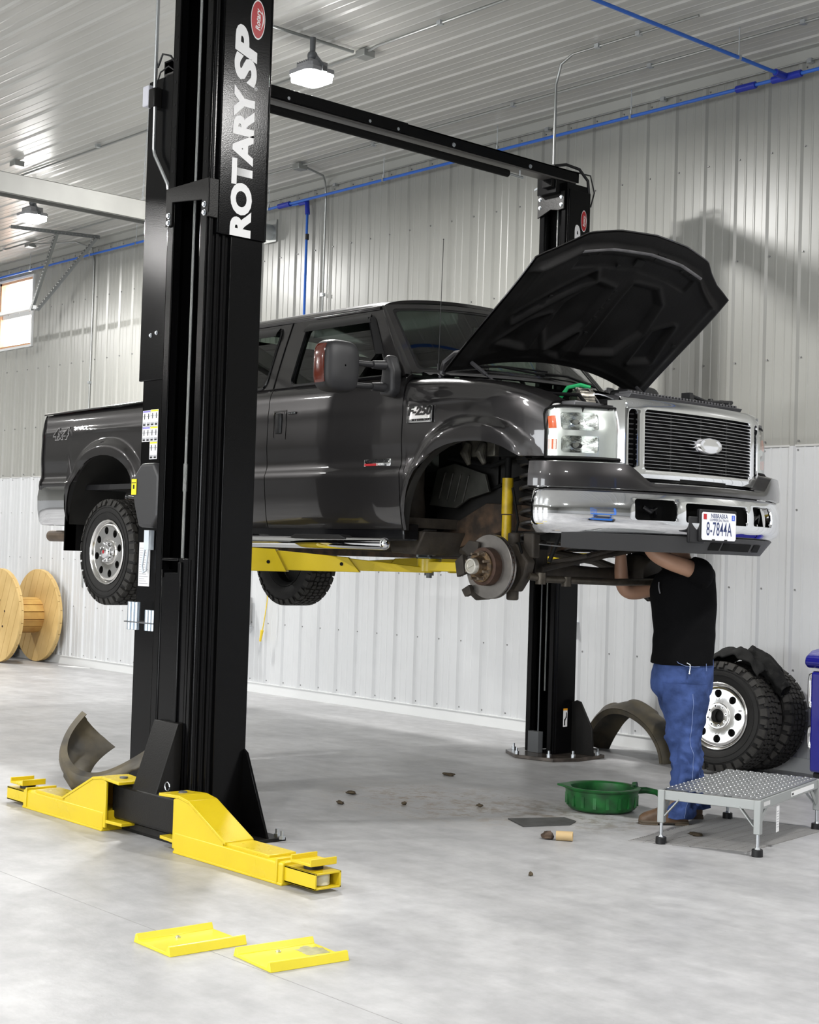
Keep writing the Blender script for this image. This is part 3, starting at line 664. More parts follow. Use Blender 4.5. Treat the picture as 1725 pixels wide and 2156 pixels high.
def both(fn, name, mats, parent=TR, **k):
    for s in (-1, 1):
        m = MB(); fn(m, s); o = m.build(name, mats, parent, **k)
        yield o
# bed side
AF, AR = ARCHES
def bed(m, s):
    xs = sorted(set([round(x, 4) for x in subx(-11.0, AR[0]-AR[2], .04)+archx(AR)+subx(AR[0]+AR[2], -9.03, .05)]))
    def bot(x):
        if x < AR[0]-AR[2]-.001: return lerp(1.955, 1.955, 0)
        if x > AR[0]+AR[2]-.001: return 1.68
        return max(archz(AR, x), 1.70)
    def top(x): return 2.545+.035*(x+11)/2
    sidepanel(m, xs, bot, top, s)
    # rounded rear corner
    ys = []
    def fn(a, t):
        z = 1.955+(2.545-1.955)*t; w = halfw(-11.0, z); rr = .075
        return Vector((-11.0-rr*sin(a)*(1-.9*sstep(2.42, 2.56, z)), CY+s*(w-rr+rr*cos(a)), z))
    m.grid(fn, lin(0, pi/2, 7), lin(0, 1, 20))
for o in both(bed, 'bed_side', PAINT, solid=.012, merge=.0008): pass
def rail(m, s):
    m.grid(lambda x, a: Vector((x, CY+s*(.925-.045*cos(a)), 2.545+.035*(x+11)/2+.022*sin(a)+.0)), subx(-11.02, -9.03, .1), lin(0, pi, 7))
    m.box((-10.9, CY+s*.83-.05, 2.52), (-9.03, CY+s*.83+.05, 2.56))
for o in both(rail, 'bed_rail_cap', BLKG, smooth=60): pass
m = MB()
def tg(y, z): return Vector((-11.075-.02*cos((z-2.25)*4)+.07*sstep(2.42, 2.56, z), CY+y, z))
m.grid(tg, lin(-.90, .90, 20), lin(1.96, 2.55, 10)); m.build('tailgate', PAINT, TR, solid=.02)
m = MB(); m.box((-11.0, CY-.87, 1.95), (-9.03, CY+.87, 1.99)); m.box((-9.06, CY-.87, 1.95), (-9.03, CY+.87, 2.56)); m.build('bed_floor', BLK, TR)
for s in (-1, 1):
    m = MB(); rr = .078
    m.grid(lambda a, z: Vector((-11.0-rr*sin(a), CY+s*(halfw(-11, z)-.075+rr*cos(a)), z)), lin(.25, pi/2, 6), lin(2.08, 2.44, 8)); m.build('tail_light', mat('red_lens', (.45, .01, .015), .12, coat=1), TR, solid=.006)
# rear bumper
BP = [(-10.60, .985), (-10.9, .985), (-11.05, .975), (-11.14, .93), (-11.20, .84), (-11.235, .6), (-11.24, 0)]
def rb(m, s):
    prof = [(1.965, -.03), (1.975, .0), (1.90, .018), (1.80, .012), (1.70, -.02), (1.675, -.06)]
    P = []; L_ = BP
    pts = []
    for (a, b), (c, d) in zip(L_, L_[1:]): pts += [(lerp(a, c, t/4), lerp(b, d, t/4)) for t in range(4)]
    pts.append(L_[-1])
    def fn(i, j):
        x, w = pts[i]; z, o = prof[j]; k = min(1, max(0, (-10.95-x)/.2)); z2 = z if i else z
        return Vector((x-o*k, CY+s*(w+o*(1-k)*.7), z2))
    m.grid(fn, range(len(pts)), range(len(prof)))
for o in both(rb, 'rear_bumper', CHROME, smooth=80, solid=.01): pass
for s in (-1, 1):
    m = MB(); m.box((-10.61, CY+s*.93-.05, 1.475), (-10.595, CY+s*.93+.05, 2.02)); m.box((-10.61, CY+s*.85-.13, 1.475), (-10.595, CY+s*.85+.13, 1.75)); m.build('mud_flap', BLKM, TR, bevel=.004)
EXH = mat('tailpipe_steel', (.20, .15, .11), .5, .7, var=.4, vscale=6)
m = MB(); m.lathe([(.045, -11.22), (.041, -11.22), (.041, -10.9), (.045, -10.4), (.045, -11.22)], (0, CY-.76, 1.59), 'x', 20); m.build('tailpipe', EXH, TR)
# wheel houses
def well(m, s, which=(0, 1)):
    for A in [(AF, AR)[q] for q in which]:
        cx, cz, a, b, p = A
        def fn(i, w):
            th = pi*i/24; c, sn = cos(th), sin(th)
            return Vector((cx-(a+.015)*(1 if c > 0 else -1)*abs(c)**(2/p), CY+s*w, cz+(b+.015)*abs(sn)**(2/p)))
        m.grid(fn, range(25), [.965, .94, .91] if A is AF else [.965, .93, .80, .62, .50])
for q in (0, 1):
    for o in both(lambda m, s: well(m, s, (q,)), 'wheel_house', mat('wheel_house_black', (.016, .015, .013), .8, var=.4, vscale=6), smooth=60): pass
# doors, cab lower sides
def flat(v): return lambda x: v
def ztop(x): return 2.585
for s in (-1, 1):
    for nm, xa, xb in (('front_door', -7.985, -6.662), ('rear_door', -9.00, -7.992)):
        m = MB(); sidepanel(m, subx(xa, xb, .06), flat(1.665), ztop, s); d = m.build(nm, PAINT, TR, solid=.02)
        # handle
        hx = xa+.10
        m = MB(); m.panel(hx-.045, hx+.095, 2.235, 2.425, [(hx-.035, hx+.085, 2.245, 2.415, .02, .02)], lambda u, v: SP(u, v, s, .003), .02, .03); m.build('handle_bezel', PAINT, d, solid=.006)
        m = MB(); m.grid(lambda u, v: SP(u, v, s, -.012), lin(hx-.04, hx+.09, 3), lin(2.24, 2.42, 3)); m.build('handle_recess', BLKM, d)
        m = MB(); m.grid(lambda u, v: SP(u, v, s, .004+.012*sin(pi*(u-hx+.02)/.07)), lin(hx-.02, hx+.05, 5), lin(2.275, 2.405, 4)); m.build('door_handle', BLK, d, solid=.01, bevel=.004)
        if nm == 'front_door':
            m = MB(); m.grid(lambda u, v: SP(u, v, s, .004), lin(hx+.12, hx+.20, 4), [2.393, 2.408]); m.build('keypad', BLK, d, solid=.004)
            m = MB(); 
            for q in range(5): m.sphere(SP(hx+.127+q*.0165, 2.401, s, .006), .0035, 8, 6)
            m.build('keypad_buttons', ZINC, d)
# rocker and floor
for s in (-1, 1):
    m = MB(); m.box((-9.45, CY+s*.87-.06, 1.60), (-6.66, CY+s*.87+.06, 1.70)); m.build('rocker_panel', BLKG, TR, bevel=.01)
m = MB(); m.box((-9.0, CY-.86, 1.68), (-6.7, CY+.86, 1.74)); m.build('cab_floor', UNDER, TR)
# front fenders: side, rolled top
FT = [(-6.655, 2.555), (-6.4, 2.545), (-6.15, 2.525), (-5.9, 2.49), (-5.7, 2.44), (-5.60, 2.405), (-5.52, 2.365)]
def fender(m, s):
    xs = sorted(set([round(x, 4) for x in [-6.655, -6.64]+archx(AF)+[-5.54, -5.525]]))
    xs = [x for x in xs if x < -5.52]
    def bot(x):
        if x < AF[0]-AF[2]-.0005: return 1.66
        z = archz(AF, x)
        return max(z, 2.065) if x > -6.06 else z
    def top(x): return cinterp(FT, x)
    n = 30; P = []; F = []
    ts = lin(0, 1, n); extra = [(.004, .012), (.012, .03), (.018, .06), (.022, .11), (.024, .16)]
    for x in xs:
        b_, t_ = bot(x), top(x)-.06
        for t in ts:
            z = b_+(t_-b_)*t; w = cinterp(WT, min(z, 2.50)); w = halfw(x, min(z, 2.50)) if z < 2.5 else halfw(x, 2.5)
            if z > t_-.09: w -= .010*((z-(t_-.09))/.09)**2
            if x > -5.80: w -= .028*((x+5.80)/.28)**2
            P.append(Vector((x, CY+s*w, z)))
        w0 = w
        for i in range(1, 8):
            an = pi/2*i/7; P.append(Vector((x, CY+s*(w0-.085*(1-cos(an))), t_+.06*sin(an))))
        for k, dd in enumerate((.02, .05)): P.append(Vector((x, CY+s*(w0-.085-dd), t_+.062+.003*k)))
    nn = n+9
    for i in range(len(xs)-1):
        for j in range(nn-1): F.append((i*nn+j, (i+1)*nn+j, (i+1)*nn+j+1, i*nn+j+1))
    m.add(P, F)
fen = list(both(fender, 'front_fender', PAINT, solid=.015, smooth=50))
# cowl side: paint filler between fender top and A pillar
# greenhouse
def gside(m, s):
    pass
ZB, ZR = 2.575, 3.045
def GW(z): t = (z-ZB)/(ZR-ZB); return .935-.135*t-.02*t*t
def xA(z): return lerp(-6.690, -7.10, (z-ZB)/(ZR-ZB))      # front edge of the A pillar
def side_fn(s, dw=0):
    # u in [0,1] rear part straight; warp forward edge with the A pillar slope
    def fn(u, v):
        t = (v-ZB)/(ZR-ZB); k = max(0, min(1, (u+7.72)/1.03))
        x = u+(-.41*t)*k + .0*t
        return Vector((x, CY+s*(GW(v)+dw+(.0 if u < -6.8 else -.0)), v))
    return fn
WIN = [(-8.90, -8.08, ZB+.012, ZR-.055, .04, .06), (-7.80, -6.83, ZB+.012, ZR-.055, .06, .05)]
for s in (-1, 1):
    m = MB(); m.panel(-9.00, -6.69, ZB, ZR, WIN, side_fn(s), .12, .06); m.build('cab_pillars', PAINT, TR, solid=.03, bevel=0)
    # black seals around each window
    for (a0, a1, b0, b1, ru, rv), nm in zip(WIN, ('rear', 'front')):
        fn = side_fn(s, .003)
        def loop(e):
            o = []
            for cu, cv, q in ((a1-ru, b0+rv, -1), (a1-ru, b1-rv, 0), (a0+ru, b1-rv, 1), (a0+ru, b0+rv, 2)):
                for i in range(6):
                    an = pi/2*(q+i/5); o.append(fn(cu+(ru+e)*cos(an), cv+(rv+e)*sin(an)))
            return o
        m = MB(); m.tube(loop(.004), .009, 6, closed=True); m.build('window_seal', BLKG, TR)
        # rain visor along the top edge
        m = MB()
        def vis(u, v):
            p = fn(u, b1-.062*v+.014); f = 1-abs(2*v-.0); return p+Vector((0, s*(.010+.022*sin(min(1, v*1.2)*pi/2)), 0))
        m.grid(vis, lin(a0+.01, a1-.015, 14), lin(0, 1, 5))
        if nm == 'front':
            m.grid(lambda a, v: fn(a1-.055*v+.012, lerp(b1-.01, b0+.14, a))+Vector((0, s*(.010+.02*sin(v*pi/2)), 0)), lin(0, 1, 8), lin(0, 1, 4))
        m.build('rain_visor', BLKG, TR, smooth=70, solid=.003)
TINT = bpy.data.materials.new('tinted_glass'); TINT.use_nodes = True; n_ = TINT.node_tree.nodes; l_ = TINT.node_tree.links; n_.clear()
o_ = n_.new('ShaderNodeOutputMaterial'); mx = n_.new('ShaderNodeMixShader'); t_ = n_.new('ShaderNodeBsdfTransparent'); g_ = n_.new('ShaderNodeBsdfGlossy'); g_.inputs['Roughness'].default_value = .01
t_.inputs[0].default_value = (.15, .185, .16, 1); lw = n_.new('ShaderNodeLayerWeight'); pw = n_.new('ShaderNodeMath'); pw.operation = 'POWER'; pw.inputs[1].default_value = 3.5
mu = n_.new('ShaderNodeMath'); mu.operation = 'MULTIPLY_ADD'; mu.inputs[1].default_value = .8; mu.inputs[2].default_value = .05
l_.new(lw.outputs['Facing'], pw.inputs[0]); l_.new(pw.outputs[0], mu.inputs[0]); l_.new(mu.outputs[0], mx.inputs[0]); l_.new(t_.outputs[0], mx.inputs[1]); l_.new(g_.outputs[0], mx.inputs[2]); l_.new(mx.outputs[0], o_.inputs[0])
WSG = TINT.copy(); WSG.name = 'windshield_glass'
for nd in WSG.node_tree.nodes:
    if nd.type == 'BSDF_TRANSPARENT': nd.inputs[0].default_value = (.52, .60, .55, 1)
for s in (-1, 1):
    for (a0, a1, b0, b1, ru, rv) in WIN:
        m = MB(); m.grid(side_fn(s, -.012), lin(a0-.01, a1+.01, 8), lin(b0-.01, b1+.01, 6)); m.build('side_window', TINT, TR)
# roof
def roofsec(x, k):
    """k 0..1 across: from left gutter over the crown to the right"""
    w = .782; y = -w+2*w*k; e = abs(y)/w
    z = 3.045+.058*(1-e**6)**(1/2.2)+.045*(1-e*e)
    fr = sstep(-7.30, -6.98, x); rr = 1-sstep(-9.0, -8.85, x)
    z -= .022*fr*fr + .03*rr
    return Vector((x+(.10*(1-e*e))*sstep(-7.4, -7.08, x), CY+y, z))
ks = [.5-.5*cos(pi*i/44) for i in range(45)]
m = MB(); m.grid(lambda k, x: roofsec(x, k), ks, lin(-9.0, -7.095, 26)); m.build('roof', PAINT, TR, solid=.02, smooth=60)
for s in (-1, 1):
    m = MB(); m.grid(lambda x, a: Vector((x, CY+s*(.782-.004+.018*cos(a)), 3.037+.018*sin(a))), lin(-8.99, -7.10, 20), lin(-pi/2, pi/2, 6)); m.build('drip_rail', PAINT, TR, smooth=80)
# windshield (curved) and its surround
def wsf(u, v):
    """u -1..1 across, v 0 bottom..1 top"""
    hw = lerp(.875, .765, v); y = u*hw
    x = lerp(-6.70+.20*(1-u*u), -7.095+.125*(1-u*u), v); z = lerp(2.605+.03*(1-u*u), 3.055+.050*(1-u*u), v)
    return Vector((x, CY+y, z))
m = MB(); m.grid(wsf, lin(-.96, .96, 25), lin(.0, .95, 12)); m.build('windshield', WSG, TR, smooth=80)
m = MB(); m.panel(-1, 1, -.02, 1.0, [(-.955, .955, .02, .935, .03, .05)], lambda u, v: wsf(u, v)+Vector((.003, 0, .004)), .1, .12); m.build('windshield_surround', PAINT, TR, solid=.012, smooth=60)
m = MB(); m.panel(-.965, .965, .01, .945, [(-.935, .935, .05, .905, .04, .06)], lambda u, v: wsf(u, v)+Vector((.002, 0, .002)), .1, .12); m.build('windshield_seal', BLKG, TR, smooth=60)
for s in (-1, 1):
    def ap(k, v):
        z = lerp(ZB, ZR, v); a = side_fn(s)(-6.69, z); b = wsf(s*1.0, max(0, (v*(ZR-ZB)+ZB-2.605)/(3.055-2.605)))+Vector((.004, 0, .005))
        q = a.lerp(b, k); q += Vector((.35, s*.8, .25)).normalized()*.016*sin(pi*k)
        if v < .07: q.z = min(q.z, z+.01)
        return q
    m = MB(); m.grid(ap, lin(0, 1, 8), lin(0, 1, 16)); m.build('a_pillar', PAINT, TR, smooth=80, solid=.006)
# rear wall of cab with window
m = MB(); m.panel(-.90, .90, 1.70, 3.04, [(-.68, .68, 2.60, 2.98, .05, .05)], lambda u, v: Vector((-8.995, CY+u*(1 if v < ZB else GW(v)/.935), v)), .2, .12); m.build('cab_back', PAINT, TR, solid=.02)
m = MB(); m.box((-8.99, CY-.7, 2.58), (-8.985, CY+.7, 3.0)); m.build('back_window', TINT, TR)
# interior: seats, steering wheel, dash
SEAT = mat('seat_cloth', (.035, .033, .032), .85)
for sx, yy in ((-7.62, -.42), (-7.62, .42), (-8.6, -.45), (-8.6, .45)):
    m = MB(); m.prism([(sx+.35, 1.95), (sx+.35, 2.12), (sx-.10, 2.10), (sx-.22, 2.62), (sx-.33, 2.60), (sx-.25, 1.95)], 'y', CY+yy-.24, CY+yy+.24); st = m.build('seat', SEAT, TR, bevel=.04, seg=3)
    m = MB(); m.prism([(sx-.22, 2.66), (sx-.20, 2.83), (sx-.29, 2.84), (sx-.33, 2.66)], 'y', CY+yy-.13, CY+yy+.13); m.build('headrest', SEAT, st, bevel=.03, seg=3)
m = MB(); m.prism([(-6.75, 2.2), (-6.75, 2.60), (-6.95, 2.62), (-7.10, 2.50), (-7.05, 2.2)], 'y', CY-.86, CY+.86); m.build('dashboard', BLK, TR, bevel=.02)
m = MB(); M = frame((-7.18, CY+.40, 2.56), (0, 1, 0), (.35, 0, 1)); m.tube([M @ Vector((.19*cos(a), .19*sin(a), 0)) for a in lin(0, 2*pi, 29)[:-1]], .014, 8, closed=True); m.tube([M @ Vector((-.19, 0, 0)), M @ Vector((0, -.01, -.02)), M @ Vector((.19, 0, 0))], .014); m.build('steering_wheel', BLK, TR)
m = MB(); m.box((-6.98, CY-.13, 2.93), (-6.95, CY+.13, 2.99)); m.build('rear_view_mirror', BLK, TR, bevel=.01)
# vertical door seams above the belt
for s in (-1, 1):
    m = MB(); f = side_fn(s, .002)
    m.tube([f(-7.985+.02*t*0, lerp(ZB, ZR, t)) for t in lin(0, 1, 6)], .004, 5); m.build('door_seam', BLKM, TR)
# running boards
for s in (-1, 1):
    m = MB(); y = CY+s*1.045; m.tube([(-8.92, y-s*.06, 1.60), (-8.88, y, 1.58)]+[(x, y, 1.578) for x in lin(-8.8, -6.74, 10)]+[(-6.70, y, 1.578)], .037, 18)
    m.sphere((-6.70, y, 1.578), .037, 16, 8)
    rb_ = m.build('running_board', CHROME, TR, smooth=80)
    for xa, xb in ((-8.75, -8.2), (-7.52, -7.08)):
        m = MB(); m.prism([(xa-.05, 1.610), (xa, 1.628), (xb, 1.628), (xb+.06, 1.606), (xb+.02, 1.60), (xa, 1.60)], 'y', y-.032, y+.05 if s < 0 else y+.032); m.build('step_pad', BLK, rb_, bevel=.004)
    for xx in (-8.5, -7.3):
        m = MB(); m.bar((xx, y, 1.57), (xx, CY+s*.7, 1.64), .05, .02); m.build('board_bracket', BLK, rb_)
# tow mirrors
for s in (-1, 1):
    y0, y1 = (CY-1.495, CY-1.235) if s < 0 else (CY+1.235, CY+1.495)
    rt_ = MB()
    def mf(a, b):
        # superellipsoid housing
        e = .52; ca, sa = cos(a), sin(a); cb, sb = cos(b), sin(b)
        f = lambda c: (1 if c > 0 else -1)*abs(c)**e
        Y = (y0+y1)/2+(y1-y0)/2*f(ca)*(abs(cb)**e); Z = 2.590+.150*f(sa)*(abs(cb)**e); X = -6.80+.085*f(sb)
        if X > -6.8: Z += 0; 
        return Vector((X, Y, Z))
    rt_.grid(mf, [2*pi*i/48 for i in range(48)], [-pi/2*.999+pi*.999*j/16 for j in range(17)], closeu=True)
    mr_ = rt_.build('tow_mirror', MIRP, TR, smooth=70)
    for zz in (2.625, 2.495):
        m = MB(); ya = CY+s*1.24; yb = CY+s*1.06
        m.tube([(-6.80, ya, zz), (-6.79, yb, zz+.004)], .017, 12); m.tube([(-6.79, yb+s*.04, zz+.003), (-6.77, CY+s*.99, zz+.008), (-6.76, CY+s*.95, zz+.01)], [.024, .03, .04], 12); m.build('mirror_arm', MIRP, mr_)
    m = MB(); m.prism([(-6.74, 2.44), (-6.70, 2.47), (-6.705, 2.60), (-6.75, 2.70), (-6.80, 2.68), (-6.81, 2.60), (-6.83, 2.46)], 'y', *sorted((CY+s*.935, CY+s*1.02))); m.build('mirror_base', MIRP, mr_, bevel=.022, seg=3)
    m = MB(); cm = Vector((-6.80, (y0+y1)/2, 2.59))
    m.grid(lambda a, b: cm+(mf(pi-a if s < 0 else a, b)-cm)*1.012, lin(-.50, .72, 14), lin(-.30, .34, 8)); m.build('mirror_marker_light', mat('dark_amber', (.11, .014, .004), .15, coat=.6), mr_, smooth=80)
# antenna
m = MB(); m.tube([(-6.50, CY-.84, 2.60), (-6.50, CY-.84, 2.64)], .010); m.tube([(-6.50, CY-.84, 2.62), (-6.49, CY-.84, 3.37)], .0022, 6); m.sphere((-6.49, CY-.84, 3.37), .004, 8, 6); m.build('antenna', BLK, TR)
# cowl and wipers
m = MB()
m.grid(lambda u, v: Vector((lerp(-6.70+.20*(1-u*u), -6.40+.16*(1-u*u), v), CY+u*.86, lerp(2.61+.03*(1-u*u), 2.575-.01*u*u, v)-.012*sin(v*pi*3)**2)), lin(-1, 1, 21), lin(0, 1, 14)); m.build('cowl_panel', BLK, TR, smooth=60)
for ya, yb, xo in ((-.62, .02, 0), (-.0, .62, .02)):
    m = MB(); m.tube([wsf(yb/.9, .03)+Vector((.05, 0, .01)), wsf((ya+.3)/.9, .08)+Vector((.04, 0, .012)), wsf(ya/.9, .05)+Vector((.03, 0, .014))], .008, 6); m.tube([wsf(ya/.9, .02)+Vector((.02, 0, .01)), wsf((ya+yb)/1.8, .10)+Vector((.02, 0, .01)), wsf((yb+.1)/.9, .10)+Vector((.02, 0, .012))], .006, 6); m.build('wiper', BLK, TR)
# ------------------------------------------------------------------ hood
HO = Vector((-6.45, CY, 2.60)); HA = Vector((.82, 0, .755)).normalized(); HN = Vector((-HA.z, 0, HA.x))
def HP(U, V, n): return HO+HA*V+Vector((0, U, 0))+HN*n
VFT = [(0, 1.19), (.3, 1.168), (.535, 1.115), (.62, 1.05), (.725, .985), (.80, .955), (.87, .924)]
def vf(U): return interp(VFT, abs(U))
def vr(U): return .155-.15*(abs(U)/.87)**2
def crown(U, V):
    e = abs(U)/.87; n = -.085*e**3.2*sstep(0, .9, V) - .03*e**3*(1-sstep(0, .9, V))
    n += .030*sin(min(1, V/1.1)*pi)*(1-e*e)
    return n
def hood_uv(u, v):
    U = .87*u; V = lerp(vr(U), vf(U), v); return U, V
m = MB(); m.grid(lambda u, v: HP(*hood_uv(u, v), crown(*hood_uv(u, v))), lin(-1, 1, 49), lin(0, 1, 41)); hood = m.build('hood', PAINT, TR, smooth=80, solid=.006, soff=0)
def sdpoly(p, poly):
    d = 1e9; inside = False; n = len(poly)
    for i in range(n):
        a = poly[i]; b = poly[(i+1) % n]; ex, ey = b[0]-a[0], b[1]-a[1]; wx, wy = p[0]-a[0], p[1]-a[1]
        t = max(0, min(1, (wx*ex+wy*ey)/(ex*ex+ey*ey))); d = min(d, math.hypot(wx-ex*t, wy-ey*t))
        if (a[1] > p[1]) != (b[1] > p[1]) and p[0] < (b[0]-a[0])*(p[1]-a[1])/(b[1]-a[1])+a[0]: inside = not inside
    return -d if inside else d
PK = [[(-.66, .30), (-.40, .27), (-.40, .52), (-.52, .46)], [(-.34, .42), (-.24, .30), (-.07, .50), (-.07, .78), (-.20, .80), (-.34, .62)], [(-.22, .26), (-.07, .24), (-.07, .42)],
      [(-.70, .50), (-.66, .46), (-.26, .82), (-.30, .87)], [(.08, .30), (.34, .34), (.44, .52), (.40, .74), (.28, .84), (.08, .84)], [(.52, .30), (.66, .34), (.62, .62), (.52, .55)]]
def relief(U, V):
    r = 0
    for p in PK:
        d = sdpoly((U, V), p); r += .020*(1-sstep(-.022, .012, d)) - .008*math.exp(-((d-.025)/.014)**2)
    f = vf(U); d = f-.115-V
    r -= .016*math.exp(-((d)/.016)**2)           # raised rim behind the nose
    r += .010*(1-sstep(-.01, .012, abs(V-(f-.20))-.045))*(1 if abs(U) < .5 else 0)
    for vv in (.22,): r -= .006*math.exp(-((V-vr(U)-.05)/.012)**2)
    e = .87-abs(U); r -= .012*math.exp(-((e-.10)/.03)**2)*(1 if V < .95 else 0)
    return r
def inner(u, v):
    U, V = hood_uv(u*.985, .008+.984*v); lip = sstep(.88, .93, V/vf(U))
    n = crown(U, V)-.010-.030*min(1, 6*(1-abs(u)))*min(1, 8*v)*(1-lip)+relief(U, V)*(1-lip)*min(1, 8*(1-abs(u)))
    return HP(U, V, n)
m = MB(); m.grid(inner, lin(-1, 1, 151), lin(0, 1, 131))
m.build('hood_inner_panel', mat('hood_underside', (.011, .0105, .0105), .6, spec=.12, var=.45, vscale=5, bump=.08, bscale=60, rvar=.1), hood, smooth=180)
for U, V in ((-.47, 1.0), (-.38, 1.01), (.35, 1.02), (.44, 1.01), (-.02, 1.0), (.10, 1.07), (-.16, .95), (-.02, .56), (-.02, .63), (-.02, .70), (-.02, .77), (.0, .44), (-.60, .62), (-.50, .66), (.74, .5)):
    w = .035 if (U, V) in ((-.02, 1.0), (.10, 1.07)) else .013
    c = crown(U, V)-.047
    m = MB(); m.add([HP(U-w, V-w*.7, c), HP(U+w, V-w*.7, c), HP(U+w, V+w*.7, c), HP(U-w, V+w*.7, c), HP(U-w, V-w*.7, c+.01), HP(U+w, V-w*.7, c+.01), HP(U+w, V+w*.7, c+.01), HP(U-w, V+w*.7, c+.01)], [(0,1,2,3),(7,6,5,4),(0,4,5,1),(1,5,6,2),(2,6,7,3),(3,7,4,0)])
    m.build('hood_opening', BLKM, hood, smooth=0)
m = MB()
def lipf(u, v):
    U = .53*u; V = vf(U)-.118+.02*v; return HP(U, V, crown(U, V)-.052+.012*(v-.5)**2)
m.grid(lipf, lin(-1, 1, 25), lin(0, 1, 3)); m.build('dusty_rim', mat('dust_grey', (.16, .155, .16), .5, var=.5, vscale=12), hood, solid=.003)
for s in (-1, 1):
    m = MB(); m.tube([HP(s*.74, .12, -.05), (-6.16, CY+s*.70, 2.52)], .007, 8); m.tube([HP(s*.74, .12, -.05), Vector(HP(s*.74, .12, -.05)).lerp(Vector((-6.16, CY+s*.70, 2.52)), .6)], .012, 8); m.build('hood_strut', mat('strut_grey', (.035, .035, .038), .35), TR)
    m = MB(); m.tube([(-6.52, CY+s*.80, 2.56), (-6.50, CY+s*.79, 2.65), (-6.42, CY+s*.775, 2.70), HP(s*.77, .18, -.03)], .020, 8); m.build('hood_hinge', mat('hinge_grey', (.05, .048, .05), .35, .5), TR)
# ------------------------------------------------------------------ engine bay
m = MB(); m.box((-6.45, CY-.80, 2.30), (-5.40, CY+.80, 2.34)); m.box((-6.42, CY-.40, 1.95), (-6.40, CY+.40, 2.3)); m.box((-6.42, CY-.74, 2.3), (-6.40, CY+.74, 2.57)); m.box((-6.35, CY-.38, 1.75), (-5.55, CY+.38, 2.36)); m.build('engine_bay', BLKM, TR)
m = MB(); m.box((-6.25, CY-.30, 2.34), (-5.62, CY+.30, 2.44)); m.build('engine_cover', BLK, TR, bevel=.03, seg=3)
ALU = mat('dirty_aluminium', (.34, .32, .28), .4, .8, var=.6, vscale=30)
m = MB(); M = frame((-5.80, CY-.36, 2.43), (.3, .95, 0), (0, 0, 1)); m.lathe([(.0, -.06), (.045, -.06), (.065, -.045), (.068, .045), (.045, .06), (0, .06)], (0, 0, 0), 'x', 20, M=M)
for i in range(14): an = 2*pi*i/14; m.box((-.05, .064*cos(an)-.006, .064*sin(an)-.006), (.05, .064*cos(an)+.006, .064*sin(an)+.006), M=M)
m.build('alternator', ALU, TR, bevel=.003)
m = MB(); m.tube([(-5.90, CY-.44, 2.44), (-5.86, CY-.42, 2.50), (-5.80, CY-.38, 2.515), (-5.76, CY-.34, 2.50)], .012, 8); m.build('green_hose', mat('green_hose', (.02, .35, .12), .4), TR)
m = MB(); m.tube([(-5.80, CY-.42, 2.48), (-5.76, CY-.36, 2.49), (-5.72, CY-.32, 2.42), (-5.70, CY-.30, 2.36)], .009, 8); m.build('wiring', BLK, TR); m = MB(); m.tube([(-6.2, CY-.6, 2.45), (-6.0, CY-.5, 2.47), (-5.7, CY-.5, 2.44), (-5.6, CY-.55, 2.38)], .011, 8); m.build('wiring', BLK, TR); m = MB(); m.tube([(-6.3, CY+.2, 2.46), (-6.0, CY+.4, 2.50), (-5.7, CY+.5, 2.46), (-5.5, CY+.45, 2.40)], .018, 8); m.build('wiring', BLK, TR)
m = MB(); m.box((-6.2, CY-.76, 2.34), (-5.95, CY-.56, 2.47)); m.box((-5.75, CY+.45, 2.34), (-5.5, CY+.72, 2.46)); m.box((-5.74, CY-.20, 2.38), (-5.60, CY-.06, 2.50)); m.build('battery', BLK, TR, bevel=.015)
m = MB(); m.prism([(-5.46, 2.395), (-5.34, 2.40), (-5.32, 2.43), (-5.44, 2.435)], 'y', CY-.50, CY+.50)
for i in range(34): m.box((-5.43, CY-.48+i*.0285, 2.43), (-5.34, CY-.468+i*.0285, 2.446))
m.build('radiator_support', mat('support_grey', (.07, .07, .075), .35, .3), TR, bevel=.004)
m = MB()
for yy in (.12, .30, .40, .47): m.cyl((-5.40, CY+yy, 2.43), (-5.40, CY+yy, 2.475), .022, .014, n=10)
m.box((-5.44, CY+.08, 2.43), (-5.38, CY+.11, 2.49)); m.tube([(-5.40, CY+.1, 2.48), (-5.39, CY+.25, 2.45), (-5.40, CY+.5, 2.47)], .012); m.build('hood_latch', BLK, TR)
# ------------------------------------------------------------------ grille
def gx(u): return -5.205-.16*u*u-.05*max(0, abs(u)-.5)**1*4*abs(u)        # plan curve of the nose
def GF(u, z, off=0):
    top = sstep(2.33, 2.42, z)
    return Vector((gx(u)+off-.05*top**2+.012*(2.2-z), CY+u, z))
m = MB()
m.panel(-.60, .60, 1.968, 2.40, [(-.475, .475, 2.012, 2.338, .02, .02), (-.578, -.525, 2.02, 2.335, .02, .03), (.525, .578, 2.02, 2.335, .02, .03)], lambda u, v: GF(u, v), .04, .03)
grille = m.build('grille_frame', CHROME, TR, smooth=40, solid=.03, bevel=.004)
m = MB()
m.grid(lambda u, t: Vector((gx(u*.60)-.075-.10*t-.0*abs(u), CY+u*(.60+.05*t), 2.385+.035*sin(t*pi/2))), lin(-1, 1, 25), lin(-.4, 1.1, 6)); m.build('grille_header', mat('header_silver', (.33, .33, .35), .22, .9, coat=.6), TR, smooth=60, solid=.006)
for sgn in (-1, 1):
    m = MB(); m.grid(lambda z, t: Vector((gx(.60)-.10*t+.012*(2.2-z), CY+sgn*(.60+.03*t), z)), lin(1.99, 2.38, 6), lin(0, 1, 5))
    m.build('grille_side', CHROME, grille, smooth=60, solid=.006)
m = MB(); m.grid(lambda u, v: GF(u, v, -.07), lin(-.60, .60, 20), lin(1.98, 2.37, 5)); m.build('grille_backing', BLKM, grille)
